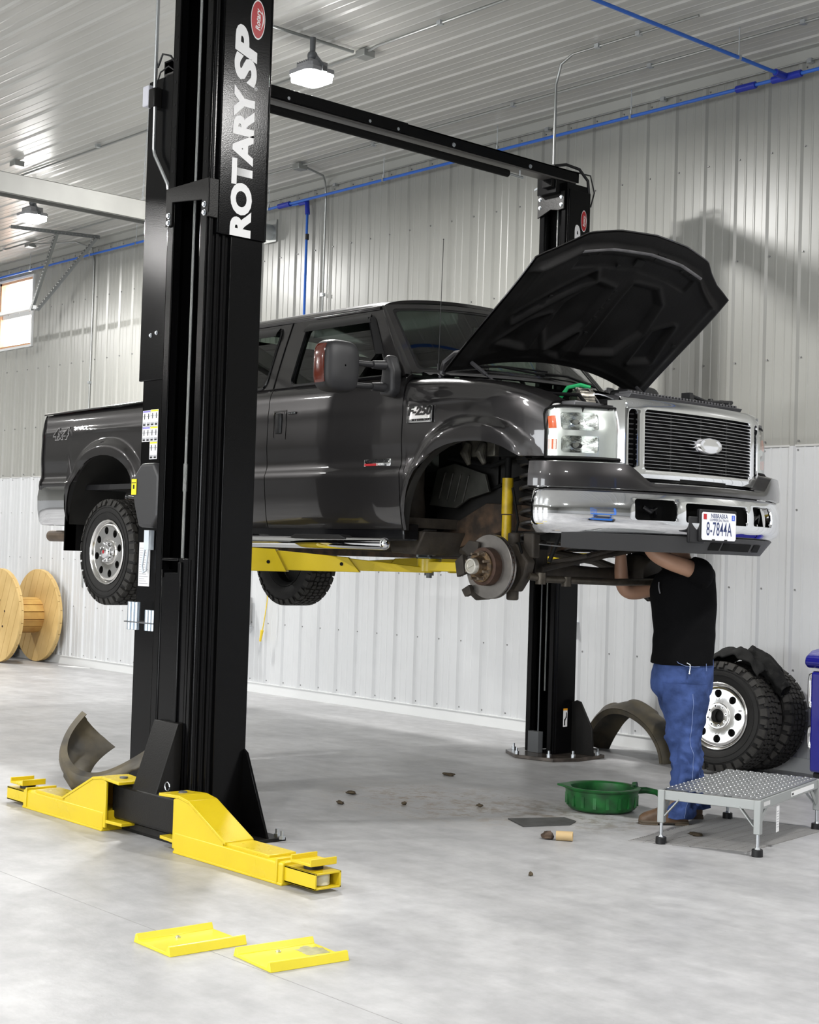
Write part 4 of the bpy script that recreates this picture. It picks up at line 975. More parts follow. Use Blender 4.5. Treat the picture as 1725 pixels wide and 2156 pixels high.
for i in range(17):
    z = 2.0275+i*.01845; m = MB()
    m.grid(lambda u, a: GF(u, z, -.012)+Vector((.010*cos(a), 0, .0036*sin(a))), lin(-.476, .476, 17), [2*pi*k/8 for k in range(9)]); m.build('grille_bar', mat('satin_alloy', (.75, .75, .76), .22, 1), grille, smooth=80)
for u in (-.25, .0, .25):
    m = MB(); m.bar(GF(u, 2.02, -.035), GF(u, 2.33, -.035), .012, .012); m.build('grille_rib', BLK, grille)
for sgn in (-1, 1):
    m = MB()
    for i in range(11): m.bar(GF(sgn*.525, 2.04+i*.027, -.03), GF(sgn*.58, 2.04+i*.027, -.03), .012, .006)
    m.build('side_vent', BLK, grille)
m = MB(); n = 40
def ov(a, r, off): return Vector((GF(.02, 2.172).x+off, CY+.02+.105*r*cos(a), 2.172+.045*r*sin(a)))
m.grid(lambda a, k: ov(a, *k), [2*pi*i/n for i in range(n)], [(1, -.02), (1, .020), (.94, .030), (.86, .026), (.6, .029), (.01, .031)], closeu=True); m.build('oval_badge', mat('satin_badge', (.85, .85, .87), .16, 1), grille, smooth=50)
# ------------------------------------------------------------------ headlights
HLP = [(.605, -5.300), (.68, -5.318), (.78, -5.360), (.86, -5.415), (.905, -5.460), (.93, -5.495), (.942, -5.53)]
def hl(t):
    """t 0..1 along the plan curve"""
    L_ = [0]
    for a, b in zip(HLP, HLP[1:]): L_.append(L_[-1]+math.hypot(a[0]-b[0], a[1]-b[1]))
    d = t*L_[-1]; return cinterp([(l, p[0]) for l, p in zip(L_, HLP)], d), cinterp([(l, p[1]) for l, p in zip(L_, HLP)], d)
LENS = bpy.data.materials.new('clear_lens'); LENS.use_nodes = True; n_ = LENS.node_tree.nodes; l_ = LENS.node_tree.links; n_.clear()
o_ = n_.new('ShaderNodeOutputMaterial'); mx = n_.new('ShaderNodeMixShader'); t_ = n_.new('ShaderNodeBsdfTransparent'); g_ = n_.new('ShaderNodeBsdfGlossy'); g_.inputs['Roughness'].default_value = .02; t_.inputs[0].default_value = (.97, .98, .97, 1)
lw = n_.new('ShaderNodeLayerWeight'); pw = n_.new('ShaderNodeMath'); pw.operation = 'POWER'; pw.inputs[1].default_value = 3; mu = n_.new('ShaderNodeMath'); mu.operation = 'MULTIPLY_ADD'; mu.inputs[1].default_value = .8; mu.inputs[2].default_value = .06
l_.new(lw.outputs['Facing'], pw.inputs[0]); l_.new(pw.outputs[0], mu.inputs[0]); l_.new(mu.outputs[0], mx.inputs[0]); l_.new(t_.outputs[0], mx.inputs[1]); l_.new(g_.outputs[0], mx.inputs[2]); l_.new(mx.outputs[0], o_.inputs[0])
REFL = mat('lamp_reflector', (.88, .90, .88), .10, 1, bump=.25, bscale=90)
REFL2 = mat('lamp_bezel', (.72, .75, .73), .25, .8)
for s in (-1, 1):
    def hf(t, z, off=0, ins=0):
        w, x = hl(t); w2, x2 = hl(min(1, t+.01)); w1, x1_ = hl(max(0, t-.01)); d = Vector((x2-x1_, w2-w1, 0)).normalized(); nn = Vector((d.y, -d.x, 0))
        zz = z
        rear = sstep(.75, 1, t); zz = lerp(z, min(z, 2.325), 0)
        tp = (z-2.18)/.13
        return Vector((x+nn.x*off - .03*max(0, tp)**2*.6, CY+s*(w+nn.y*off), zz-.012*rear*max(0, tp)**1))
    m = MB(); m.grid(lambda t, z: hf(t, z), lin(.05, 1, 24), lin(2.062, 2.325, 8)); hlo = m.build('headlight', LENS, TR, smooth=80)
    m = MB(); m.panel(.03, 1.0, 2.058, 2.332, [(.30, .80, 2.205, 2.300, .05, .02), (.30, .80, 2.085, 2.175, .05, .02)], lambda t, z: hf(t, z, -.012), .04, .03); m.build('lamp_bezel', REFL2, hlo, smooth=60, solid=.012)
    def refl(t, z, z0, z1):
        k = (t-.28)/.54; q = (z-z0)/(z1-z0); dpt = .020+.085*sin(max(0, min(1, k))*pi)**.7*sin(max(0, min(1, q))*pi)**.7
        return hf(t, z, -dpt)
    for z0, z1, nm in ((2.20, 2.305, 'high'), (2.08, 2.18, 'low')):
        m = MB(); m.grid(lambda t, z: refl(t, z, z0, z1), lin(.28, .82, 22), lin(z0, z1, 12)); m.build('reflector', REFL, hlo, smooth=30)
        m = MB(); c = hf(.58, (z0+z1)/2, -.085); c2 = hf(.58, (z0+z1)/2, -.04); m.cyl(c, c2, .016, .012, n=12); m.build('bulb', mat('bulb_grey', (.3, .3, .28), .2, .7), hlo)
    for z0, z1 in ((2.215, 2.285), (2.10, 2.155)):
        m = MB(); m.grid(lambda t, z: hf(t, z, -.004), lin(.86, .965, 6), lin(z0, z1, 4)); m.build('side_marker', AMBER, hlo, solid=.006)
    m = MB(); m.grid(lambda t, z: hf(t, z, -.09), lin(.0, 1, 14), [2.05, 2.34]); m.build('lamp_housing', BLK, hlo)
    m = MB(); 
    m.tube([hf(.04, 2.335, -.004)]+[hf(t, 2.334, .0) for t in lin(.1, .9, 10)]+[hf(.97, 2.325, 0), hf(1.0, 2.30, 0)]+[hf(1.0, z, .002) for z in (2.2, 2.1, 2.06)], .007, 6); m.tube([hf(t, 2.056, -.002) for t in lin(0.0, 1, 12)], .011, 6); m.build('lamp_seal', BLKM, hlo)
    m = MB(); m.box((-5.50, *sorted((CY+s*.62, CY+s*.66))[:1], 2.04), (-5.345, sorted((CY+s*.62, CY+s*.66))[1], 2.35)); m.build('lamp_shroud', BLK, TR)
    m = MB(); m.box((-5.52, min(CY+s*.60, CY+s*.84), 2.335), (-5.42, max(CY+s*.60, CY+s*.84), 2.365)); m.build('lamp_bracket', mat('bracket_grey', (.12, .12, .125), .35, .5), TR, bevel=.006)
# ------------------------------------------------------------------ front bumper
BX = [(0, -5.105), (.15, -5.110), (.27, -5.130), (.45, -5.160), (.605, -5.205), (.75, -5.265), (.86, -5.325), (.94, -5.385), (1.0, -5.445), (1.03, -5.49), (1.045, -5.54)]
def bxf(u): return cinterp(BX, abs(u))
def barc():
    L_ = [(0.0, 0.0)]; n = 120; px, py = bxf(0), 0; d = 0
    for i in range(1, n+1):
        w = 1.045*i/n; x = bxf(w); d += math.hypot(x-px, w-py); px, py = x, w; L_.append((d, w))
    return L_
BA = barc(); BL = BA[-1][0]
def BPt(sv, z, off=0):
    """sv: signed arc length along the bumper"""
    sg = 1 if sv >= 0 else -1; w = interp(BA, min(abs(sv), BL)); w2 = interp(BA, min(abs(sv)+.01, BL)); w1 = interp(BA, max(0, abs(sv)-.01))
    dx, dy = bxf(w2)-bxf(w1), w2-w1; l = math.hypot(dx, dy) or 1; nx, ny = dy/l, -dx/l
    return Vector((bxf(w)+nx*off, CY+sg*(w+ny*off), z))
def s_of(w): return interp([(b, a) for a, b in BA], w)
def chro(sv, z):
    t = (z-1.655)/.235; off = .030*sin(min(1, max(0, t))*pi)**.8-.03*(1-sstep(0, .2, t))
    end = sstep(BL-.10, BL, abs(sv)); zz = z+end*0.0
    off -= .018*end
    return BPt(sv, zz, off)
s1, s2, s3 = s_of(.275), s_of(.340), s_of(.605)
H = [(-s1, s1, 1.735, 1.840, .02, .02), (s2, s3, 1.738, 1.850, .02, .02), (-s3, -s2, 1.738, 1.850, .02, .02)]
m = MB(); m.panel(-BL+.02, BL-.02, 1.655, 1.888, H, chro, .035, .018); bump = m.build('front_bumper', CHROME, TR, smooth=60, solid=.02, bevel=.003)
m = MB()
for a0, a1, b0, b1, ru, rv in H: m.grid(lambda a, b: BPt(a, b, -.07), lin(a0-.04, a1+.04, 8), lin(b0-.03, b1+.03, 3))
m.build('bumper_recess', BLKM, bump)
m = MB()
for sg in (-1, 1):
    c = BPt(sg*(s2+s3)/2, 1.79, -.045); m.tube([c+Vector((0, -.05, .02)), c+Vector((.02, -.01, -.005)), c+Vector((.02, .03, .015)), c+Vector((0, .05, -.03))], .012, 8); m.sphere(c+Vector((.01, .0, 0)), .02, 10, 8)
m.build('tow_hook', BLKG, bump)
# painted valance above the chrome
def vtop(w): return lerp(1.955, 2.050, sstep(.48, .66, w))
def val(sv, t):
    w = interp(BA, min(abs(sv), BL)); zt = vtop(w); z = lerp(1.892, zt-.02, min(1, t/.7)) if t <= .7 else lerp(zt-.02, zt, (t-.7)/.3)
    off = .022-.02*max(0, t-.35)/.65 - (.075*sstep(.68, 1, t)*1.0)
    if t < .03: off -= .02
    q = BPt(sv, z, off)
    return q
m = MB(); m.grid(val, lin(-BL-.0, BL+.0, 80), [0, .04, .15, .3, .45, .58, .70, .76, .82, .88, .94, 1.0]); m.build('bumper_valance', PAINT, bump, smooth=40, solid=.012)
m = MB(); m.grid(lambda w, t: Vector((lerp(bxf(w)-.05, bxf(w)-.26, t), CY+w, vtop(abs(w))-.003)), lin(-1.0, 1.0, 50), [0, 1]); m.build('valance_shelf', BLK, bump)
m = MB(); m.grid(lambda sv, t: BPt(sv, lerp(1.895, 1.975, t), -.09), lin(-.62, .62, 16), [0, 1]); m.build('air_gap', BLKM, bump)
# dark air dam
def dam(u, t):
    w = u*.93; z = lerp(1.66, 1.572, t); return Vector((cinterp(BX, abs(w))-.012-.05*t-.02*abs(u)**6, CY+w*(1-.055*t*abs(u)), z+.010*t*abs(u)**8))
m = MB(); m.grid(dam, lin(-1, 1, 50), lin(0, 1, 6)); m.grid(lambda u, t: dam(u, 1)+Vector((-.16*t, 0, .01*t)), lin(-1, 1, 50), [0, 1]); m.build('air_dam', mat('dam_plastic', (.045, .045, .047), .5), bump, smooth=40, solid=.006)
for a, b in ((-.02, .08), (.10, .42), (.46, .56)):
    m = MB(); m.grid(lambda w, z: Vector((cinterp(BX, abs(w))-.012-.05*(1.66-z)/.088+.0035, CY+w, z)), lin(a+.0, b, 6), [1.592, 1.634]); m.build('dam_opening', BLKM, bump, smooth=0)
# licence plate
m = MB(); PC = Vector((-5.076, CY-.018, 1.723)); m.box((PC.x-.035, PC.y-.165, PC.z-.085), (PC.x-.006, PC.y+.163, PC.z+.092)); m.box((PC.x-.04, PC.y-.24, PC.z-.095), (PC.x-.02, PC.y-.1, PC.z+.05)); m.build('plate_bracket', BLK, bump, bevel=.008)
m = MB(); m.prism([(PC.y+a, PC.z+b) for a, b in ((-.152, -.066), (-.142, -.076), (.142, -.076), (.152, -.066), (.152, .066), (.142, .076), (-.142, .076), (-.152, .066))], 'x', PC.x-.006, PC.x-.003); pl = m.build('licence_plate', mat('plate_white', (.74, .75, .78), .35), bump)
PT = mat('plate_ink', (.015, .03, .12), .4)
Mx = lambda y, z: frame((PC.x-.0028, PC.y+y, PC.z+z), (0, 1, 0), (0, 0, 1))
text('plate_number', '8-7844A', .105, Mx(.0, -.018), PT, pl, ext=.0004, fat=.0008, sx=.58, space=1.08)
text('plate_state', 'NEBRASKA', .034, Mx(0, .056), PT, pl, ext=.0004, fat=.0003, sx=.9)
text('plate_class', 'COMMERCIAL TRUCK', .018, Mx(0, .034), PT, pl, ext=.0004, sx=.95)
m = MB(); m.box((PC.x-.003, PC.y-.140, PC.z+.036), (PC.x-.0022, PC.y-.112, PC.z+.066)); m.build('plate_sticker', RED, pl, smooth=0)
m = MB(); m.box((PC.x-.003, PC.y+.112, PC.z+.036), (PC.x-.0022, PC.y+.140, PC.z+.066)); m.build('plate_sticker', mat('sticker_blue', (.05, .12, .6), .4), pl, smooth=0)
text('sticker_number', '5', .026, frame((PC.x-.0020, PC.y+.126, PC.z+.051), (0, 1, 0), (0, 0, 1)), WHITE, pl, ext=.0002)
m = MB()
for a in (-.05, .06): m.box((PC.x-.004, PC.y+a-.012, PC.z-.080), (PC.x, PC.y+a+.012, PC.z-.070))
m.build('plate_clip', BLK, pl)
# ------------------------------------------------------------------ side badges
def side_text(s_, size, x, z, m_, fat=0, shear=0, sx=1, dw=.004, name='badge_lettering', parent=TR, space=1):
    p = SP(x, z, -1, dw); return text(name, s_, size, frame(p, (1, 0, 0), (0, 0, 1)), m_, parent, ext=.002, fat=fat, shear=shear, sx=sx, space=space)
m = MB(); m.panel(-6.608, -6.392, 2.283, 2.380, [], lambda u, v: SP(u, v, -1, .014), .05, .03); bd = m.build('model_badge', mat('badge_silver', (.7, .7, .7), .2, 1), TR, solid=.008, bevel=.003)
side_text('F-250', .072, -6.500, 2.349, mat('badge_dark', (.008, .008, .008), .3), fat=.0022, shear=.25, sx=1.22, dw=.0155, parent=bd)
side_text('XLT SUPER DUTY', .019, -6.475, 2.298, BLK, sx=1.15, dw=.0155, parent=bd)
m = MB(); m.panel(-6.995, -6.752, 2.040, 2.082, [], lambda u, v: SP(u, v, -1, .005), .05, .05); bd = m.build('engine_badge', CHROME, TR, solid=.006, bevel=.002)
m = MB(); m.panel(-6.990, -6.86, 2.043, 2.057, [], lambda u, v: SP(u, v, -1, .007), .05, .05); m.build('badge_band', RED, bd, solid=.002)
side_text('POWER STROKE', .024, -6.875, 2.070, BLK, sx=1.25, dw=.008, parent=bd, fat=.0006); side_text('DIESEL', .020, -6.84, 2.050, WHITE, sx=1.2, dw=.0095, parent=bd)
DEC = mat('decal_grey', (.30, .29, .29), .4)
side_text('4x4', .125, -10.745, 2.385, DEC, fat=.006, shear=.35, sx=1.25, dw=.0012, name='four_wheel_drive_decal'); side_text('4x4', .12, -10.745, 2.385, PAINT, fat=.0015, shear=.35, sx=1.27, dw=.003, name='four_wheel_drive_decal')
# ------------------------------------------------------------------ underbody
m = MB()
for s in (-1, 1):
    y = CY+s*.43
    m.prism([(-11.0, 1.70), (-11.0, 1.82), (-9.5, 1.86), (-9.2, 1.66), (-6.9, 1.64), (-6.45, 1.84), (-5.45, 1.80), (-5.40, 1.66), (-6.30, 1.68), (-6.75, 1.55), (-7.1, 1.50), (-9.3, 1.50), (-9.6, 1.72)], 'y', y-.035, y+.035)
m.build('frame_rail', RUST, TR, bevel=.004)
m = MB()
for x, z in ((-5.42, 1.72), (-7.2, 1.55), (-8.3, 1.55), (-10.9, 1.74)): m.box((x-.05, CY-.43, z-.04), (x+.05, CY+.43, z+.06))
m.build('cross_member', UNDER, TR, bevel=.01)
m = MB(); m.box((-6.55, CY-.22, 1.62), (-6.0, CY+.20, 1.80)); m.box((-7.3, CY-.18, 1.55), (-6.5, CY+.18, 1.78)); m.cyl((-7.3, CY, 1.62), (-9.7, CY+.05, 1.50), .045, n=12); m.box((-8.6, CY+.1, 1.52), (-7.5, CY+.38, 1.75)); m.build('transmission', UNDER, TR, bevel=.03)
m = MB(); m.prism([(-7.52, 1.62), (-7.50, 1.545), (-7.20, 1.535), (-7.08, 1.53), (-7.0, 1.60), (-6.80, 1.62)], 'y', CY-.86, CY-.45); m.prism([(-6.95, 1.66), (-6.92, 1.53), (-6.70, 1.52), (-6.62, 1.66)], 'y', CY-.80, CY-.40); m.build('muffler_shield', UNDER, TR, bevel=.02)
# front axle and steering
AX = (-6.02, 1.465)
m = MB(); m.tube([(AX[0], CY-.72, 1.465), (AX[0], CY-.55, 1.455), (AX[0], CY+.1, 1.43), (AX[0], CY+.55, 1.455), (AX[0], CY+.72, 1.465)], .047, 16)
m.sphere((AX[0]-.01, CY+.42, 1.44), .13, 20, 14); m.cyl((AX[0]+.0, CY+.42, 1.44), (AX[0]+.13, CY+.42, 1.44), .115, .095, n=20)
for y in (-.50, .50): m.box((AX[0]-.07, CY+y-.05, 1.42), (AX[0]+.07, CY+y+.05, 1.60))
m.build('front_axle', UNDER, TR, smooth=50, bevel=.006)
m = MB(); m.tube([(-5.86, CY-.70, 1.42), (-5.84, CY-.60, 1.405), (-5.82, CY+.0, 1.395), (-5.82, CY+.62, 1.405)], .021, 12); m.cyl((-5.84, CY-.62, 1.375), (-5.84, CY-.62, 1.44), .03, n=12); m.cyl((-5.83, CY-.42, 1.365), (-5.83, CY-.42, 1.42), .028, n=12); m.build('tie_rod', mat('steering_steel', (.10, .085, .065), .45, .5, var=.5, vscale=16), TR)
m = MB(); m.tube([(-5.90, CY-.55, 1.46), (-5.90, CY-.2, 1.52), (-5.90, CY+.30, 1.60)], .018, 10); m.tube([(-5.93, CY-.45, 1.50), (-5.80, CY-.30, 1.54), (-5.88, CY+.1, 1.60)], .014, 8); m.tube([(-5.60, CY-.5, 1.64), (-5.44, CY-.3, 1.64), (-5.44, CY+.4, 1.64)], .016, 8); m.build('drag_link', UNDER, TR)
for s in (-1, 1):
    m = MB(); m.prism([(-6.15, 1.40), (-6.12, 1.33), (-5.93, 1.33), (-5.86, 1.42), (-5.84, 1.50), (-5.93, 1.60), (-6.10, 1.58)], 'y', CY+s*.70-.035, CY+s*.70+.035)
    m.cyl((-5.98, CY+s*.70, 1.28), (-5.98, CY+s*.70, 1.66), .035, n=14); m.box((-5.92, CY+s*.66-.03, 1.52), (-5.84, CY+s*.66+.03, 1.66)); m.prism([(-6.25, 1.30), (-6.20, 1.36), (-6.10, 1.36), (-6.10, 1.28), (-6.2, 1.27)], 'y', CY+s*.76-.02, CY+s*.76+.02)
    m.build('steering_knuckle', UNDER, TR, bevel=.01)
    # coil spring
    m = MB(); pts = []; n = 150
    for i in range(n+1):
        a = 2*pi*7*i/n; pts.append((-6.03+.072*cos(a), CY+s*.50+.072*sin(a), 1.60+.48*i/n))
    m.tube(pts, .0135, 8); m.build('coil_spring', mat('spring_black', (.022, .020, .018), .5), TR)
    m = MB(); m.cyl((-6.03, CY+s*.50, 1.57), (-6.03, CY+s*.50, 1.60), .095, n=20); m.build('spring_seat', BLKM, TR); m = MB(); m.cyl((-6.03, CY+s*.50, 2.06), (-6.03, CY+s*.50, 2.2), .10, .12, n=20); m.box((-6.2, CY+s*.52-.10, 2.10), (-5.7, CY+s*.52+.08, 2.16)); m.build('spring_seat', BLKM, TR)
    m = MB(); m.cyl((-6.19, CY+s*.55, 1.58), (-6.19, CY+s*.55, 1.765), .029, n=20); m.cyl((-6.19, CY+s*.55, 1.772), (-6.19, CY+s*.55, 1.98), .033, n=20); m.build('shock_absorber', mat('shock_yellow', (.62, .42, .01), .4, var=.3, vscale=20), TR)
    m = MB(); m.cyl((-6.19, CY+s*.55, 1.47), (-6.19, CY+s*.55, 1.58), .012, n=8); m.build('shock_mount', BLKM, TR); m = MB(); m.cyl((-6.19, CY+s*.55, 1.98), (-6.19, CY+s*.55, 2.14), .02, n=12); m.build('shock_mount', BLKM, TR)
    m = MB(); m.tube([(-6.86, CY+s*.42, 1.58), (-6.4, CY+s*.45, 1.52), (-6.05, CY+s*.46, 1.42)], .028, 10); m.build('radius_arm', UNDER, TR)
    m = MB(); m.tube([(-6.10, CY+s*.60, 1.92), (-6.02, CY+s*.63, 1.72), (-6.0, CY+s*.68, 1.60), (-5.90, CY+s*.74, 1.60), (-5.88, CY+s*.72, 1.50)], .008, 6); m.tube([(-5.74, CY+s*.5, 1.95), (-5.74, CY+s*.55, 1.72), (-5.78, CY+s*.62, 1.50)], .012, 6); m.build('brake_hose', BLKM, TR)
# what shows in the open wheel house
m = MB(); M = frame((-6.68, CY-.47, 1.98), (1, 0, -.12), (0, 0, 1))
m.prism([(-.24, -.18), (-.20, .05), (-.05, .10), (.22, .06), (.27, -.04), (.10, -.10), (.0, -.17)], 'z', -.01, .01, M=M)
for q in (-.15, -.08, -.01, .06): m.bar(M @ Vector((q, -.13, .012)), M @ Vector((q+.03, .04, .012)), .02, .012)
m.build('heat_shield', mat('heat_shield', (.085, .085, .075), .5, .35, var=.4, vscale=8), TR, bevel=.003)
m = MB(); m.tube([(-6.90, CY-.62, 1.66), (-6.92, CY-.64, 1.78), (-6.91, CY-.66, 1.93), (-6.86, CY-.66, 2.06)], [.05, .085, .08, .05], 14); m.build('air_canister', UNDER, TR, smooth=60)
m = MB()
for dx in (-.06, .07): m.tube([(-6.52+dx, CY-.50, 2.20), (-6.53+dx, CY-.52, 2.14), (-6.50+dx, CY-.51, 2.07)], [.02, .034, .014], 10)
m.box((-6.66, CY-.48, 2.12), (-6.38, CY-.40, 2.22)); m.build('shock_tower_bracket', mat('bracket_pale', (.20, .19, .16), .5, .4, var=.6, vscale=18), TR, bevel=.006)
m = MB(); m.tube([(-6.9, CY-.45, 1.95), (-6.6, CY-.42, 1.88), (-6.3, CY-.40, 1.98), (-6.0, CY-.45, 2.02)], .012, 8); m.tube([(-6.75, CY-.5, 2.12), (-6.4, CY-.48, 2.06), (-6.15, CY-.5, 2.12), (-5.8, CY-.55, 2.04)], .016, 8); m.build('wiring_harness', BLKM, TR)
m = MB(); m.box((-6.95, CY-.40, 1.62), (-5.45, CY-.36, 2.30)); m.box((-6.95, CY+.36, 1.62), (-5.45, CY+.40, 2.30)); m.build('inner_apron', mat('apron_black', (.012, .011, .010), .7, var=.5, vscale=7), TR)
# rotor and hub, near side (wheel is off)
m = MB(); y = CY-.85; m.lathe([(.095, y-.005), (.178, y-.005), (.180, y-.003), (.180, y+.009), (.172, y+.010), (.172, y+.020), (.180, y+.021), (.180, y+.033), (.095, y+.034)], (AX[0], 0, AX[1]), 'y', 64)
m.lathe([(.095, y+.03), (.108, y-.002), (.106, y-.055), (.088, y-.060), (.03, y-.060)], (AX[0], 0, AX[1]), 'y', 40, mi=1)
for i in range(40):
    an = 2*pi*i/40; c = Vector((AX[0]+.173*cos(an), y+.015, AX[1]+.173*sin(an))); m.box((-.004, -.006, -.006), (.005, .006, .006), 1, M=Matrix.Translation(c) @ Matrix.Rotation(-an, 4, 'Y'))
rot = m.build('brake_rotor', [mat('rotor_steel', (.33, .31, .29), .32, .9, var=.25, vscale=10), mat('rotor_rust', (.085, .045, .030), .6, .4, var=.5, vscale=20)], TR, smooth=40)
m = MB(); yh = y-.060; m.lathe([(.088, yh), (.088, yh-.012), (.060, yh-.016), (.050, yh-.045), (.046, yh-.060), (0, yh-.060)], (AX[0], 0, AX[1]), 'y', 36); hub = m.build('wheel_hub', mat('hub_rust', (.20, .13, .065), .45, .6, var=.65, vscale=22, bump=.4, bscale=60, col2=(.05, .035, .025)), TR, smooth=40)
for i in range(8):
    an = 2*pi*(i+.5)/8; c = (AX[0]+.073*cos(an), yh-.01, AX[1]+.073*sin(an)); m = MB(); m.cyl(c, (c[0], yh-.055, c[2]), .0075, n=8); m.cyl(c, (c[0], yh-.016, c[2]), .012, n=8); m.build('wheel_stud', mat('stud_steel', (.22, .18, .14), .35, .8), hub)
m = MB(); m.lathe([(.042, yh-.05), (.045, yh-.075), (.042, yh-.088), (.033, yh-.089), (.031, yh-.082), (0, yh-.082)], (AX[0], 0, AX[1]), 'y', 28); m.bar((AX[0]-.026, yh-.084, AX[1]-.010), (AX[0]+.026, yh-.084, AX[1]+.010), .009, .008); m.build('hub_cap', mat('hub_lock', (.62, .60, .54), .3, .6), hub, smooth=40)
m = MB(); m.prism([(-6.22, 1.56), (-6.16, 1.61), (-6.08, 1.60), (-6.09, 1.55), (-6.16, 1.52)], 'y', y-.03, y-.01); m.prism([(-6.20, 1.33), (-6.14, 1.36), (-6.12, 1.31), (-6.17, 1.29)], 'y', y-.04, y-.01); m.prism([(-6.26, 1.49), (-6.20, 1.53), (-6.18, 1.42), (-6.24, 1.40)], 'y', y-.04, y-.01); m.build('caliper_bracket', UNDER, TR, bevel=.004)
# rear axle, springs
m = MB(); m.cyl((-10.0, CY-.75, 1.475), (-10.0, CY+.75, 1.475), .05, n=16); m.sphere((-10.0, CY+.02, 1.475), .17, 18, 12, sc=(.9, 1, 1)); m.build('rear_axle', UNDER, TR, smooth=50)
m = MB()
for s in (-1, 1):
    for k in range(4): m.tube([(-10.75+.12*k, CY+s*.52, 1.72-.025*k), (-10.3, CY+s*.52, 1.60-.018*k), (-10.0, CY+s*.52, 1.56-.018*k), (-9.7, CY+s*.52, 1.60-.018*k), (-9.25-.12*k, CY+s*.52, 1.72-.025*k)], .02, 6)
m.build('leaf_spring', UNDER, TR)
m = MB(); m.tube([(-10.30, CY-.62, 1.78), (-10.34, CY-.64, 1.68), (-10.36, CY-.66, 1.58)], .05, 12); m.build('rear_air_spring', mat('well_grime', (.06, .055, .045), .7, var=.5, vscale=15), TR)
m = MB(); m.tube([(-10.5, CY-.60, 1.60), (-9.9, CY-.50, 1.66), (-9.3, CY-.40, 1.62), (-7.6, CY-.40, 1.60)], .04, 12); m.build('exhaust_pipe', EXH, TR)
# ------------------------------------------------------------------ wheels
RT, RW = .398, .265
def tyre_mb(M):
    """axis = local y, outer face at y=-RW/2"""
    m = MB(M); h = RW/2
    prof = [(.236, -h+.030), (.245, -h+.016), (.262, -h+.010), (.285, -h+.002), (.315, -h-.004), (.345, -h+.002), (.365, -h+.012), (.380, -h+.022), (.3885, -h+.034), (.3885, h-.034), (.380, h-.022), (.365, h-.012), (.345, h-.002), (.315, h+.004), (.285, h-.002), (.262, h-.010), (.245, h-.016), (.236, h-.030)]
    m.lathe(prof, (0, 0, 0), 'y', 72)
    for r in (.298, .335): m.lathe([(r-.004, -h-.0005), (r-.002, -h-.0052), (r+.002, -h-.0052), (r+.004, -h-.0005)], (0, 0, 0), 'y', 72)
    def blk(poly, r0, r1, y_off=0):
        """poly in (angle*R, y)"""
        vs = []; n = len(poly)
        cx = sum(p[0] for p in poly)/n; cy = sum(p[1] for p in poly)/n
        for r, k in ((r0, 1.0), (r1, .90)):
            for a, y in poly:
                a2, y2 = cx+(a-cx)*k, cy+(y-cy)*k; th = a2/RT; vs.append((r*sin(th), y2, r*cos(th)))
        fs = [tuple(range(n, 2*n))]+[(i, (i+1) % n, n+(i+1) % n, n+i) for i in range(n)]
        m.add(vs, fs, 1)
    N = 32; P = 2*pi*RT/N
    for i in range(N):
        b = i*P
        for sy in (-1, 1):
            o = 0 if sy < 0 else P*.5
            blk([(b+o+P*.06, sy*.118), (b+o+P*.90, sy*.118), (b+o+P*.94, sy*.080), (b+o+P*.55, sy*.076), (b+o+P*.10, sy*.084)], .380, RT)
            # shoulder lug wrapping the sidewall
            th0, th1 = (b+o+P*.10)/RT, (b+o+P*(.80 if i % 2 else .62))/RT
            vs = []
            for th in (th0, th1):
                for r, y in ((RT-.004, h-.012), (.380, h-.004), (.352, h+.006), (.352, h-.01), (.385, h-.03)): vs.append((r*sin(th), sy*y, r*cos(th)))
            m.add(vs, [(0, 1, 6, 5), (1, 2, 7, 6), (2, 3, 8, 7), (0, 4, 3, 2, 1), (5, 6, 7, 8, 9), (4, 0, 5, 9)], 1)
            blk([(b+o+P*.0, sy*.070), (b+o+P*.44, sy*.066), (b+o+P*.52, sy*.044), (b+o+P*.30, sy*.026), (b+o-P*.06, sy*.036)], .386, RT)
            blk([(b+o+P*.56, sy*.066), (b+o+P*.92, sy*.070), (b+o+P*.88, sy*.040), (b+o+P*.62, sy*.034)], .386, RT)
        blk([(b+P*.02, -.026), (b+P*.30, -.016), (b+P*.40, .010), (b+P*.20, .028), (b-P*.08, .014)], .386, RT)
        blk([(b+P*.46, -.022), (b+P*.84, -.030), (b+P*.90, -.002), (b+P*.74, .022), (b+P*.50, .012)], .386, RT)
    return m
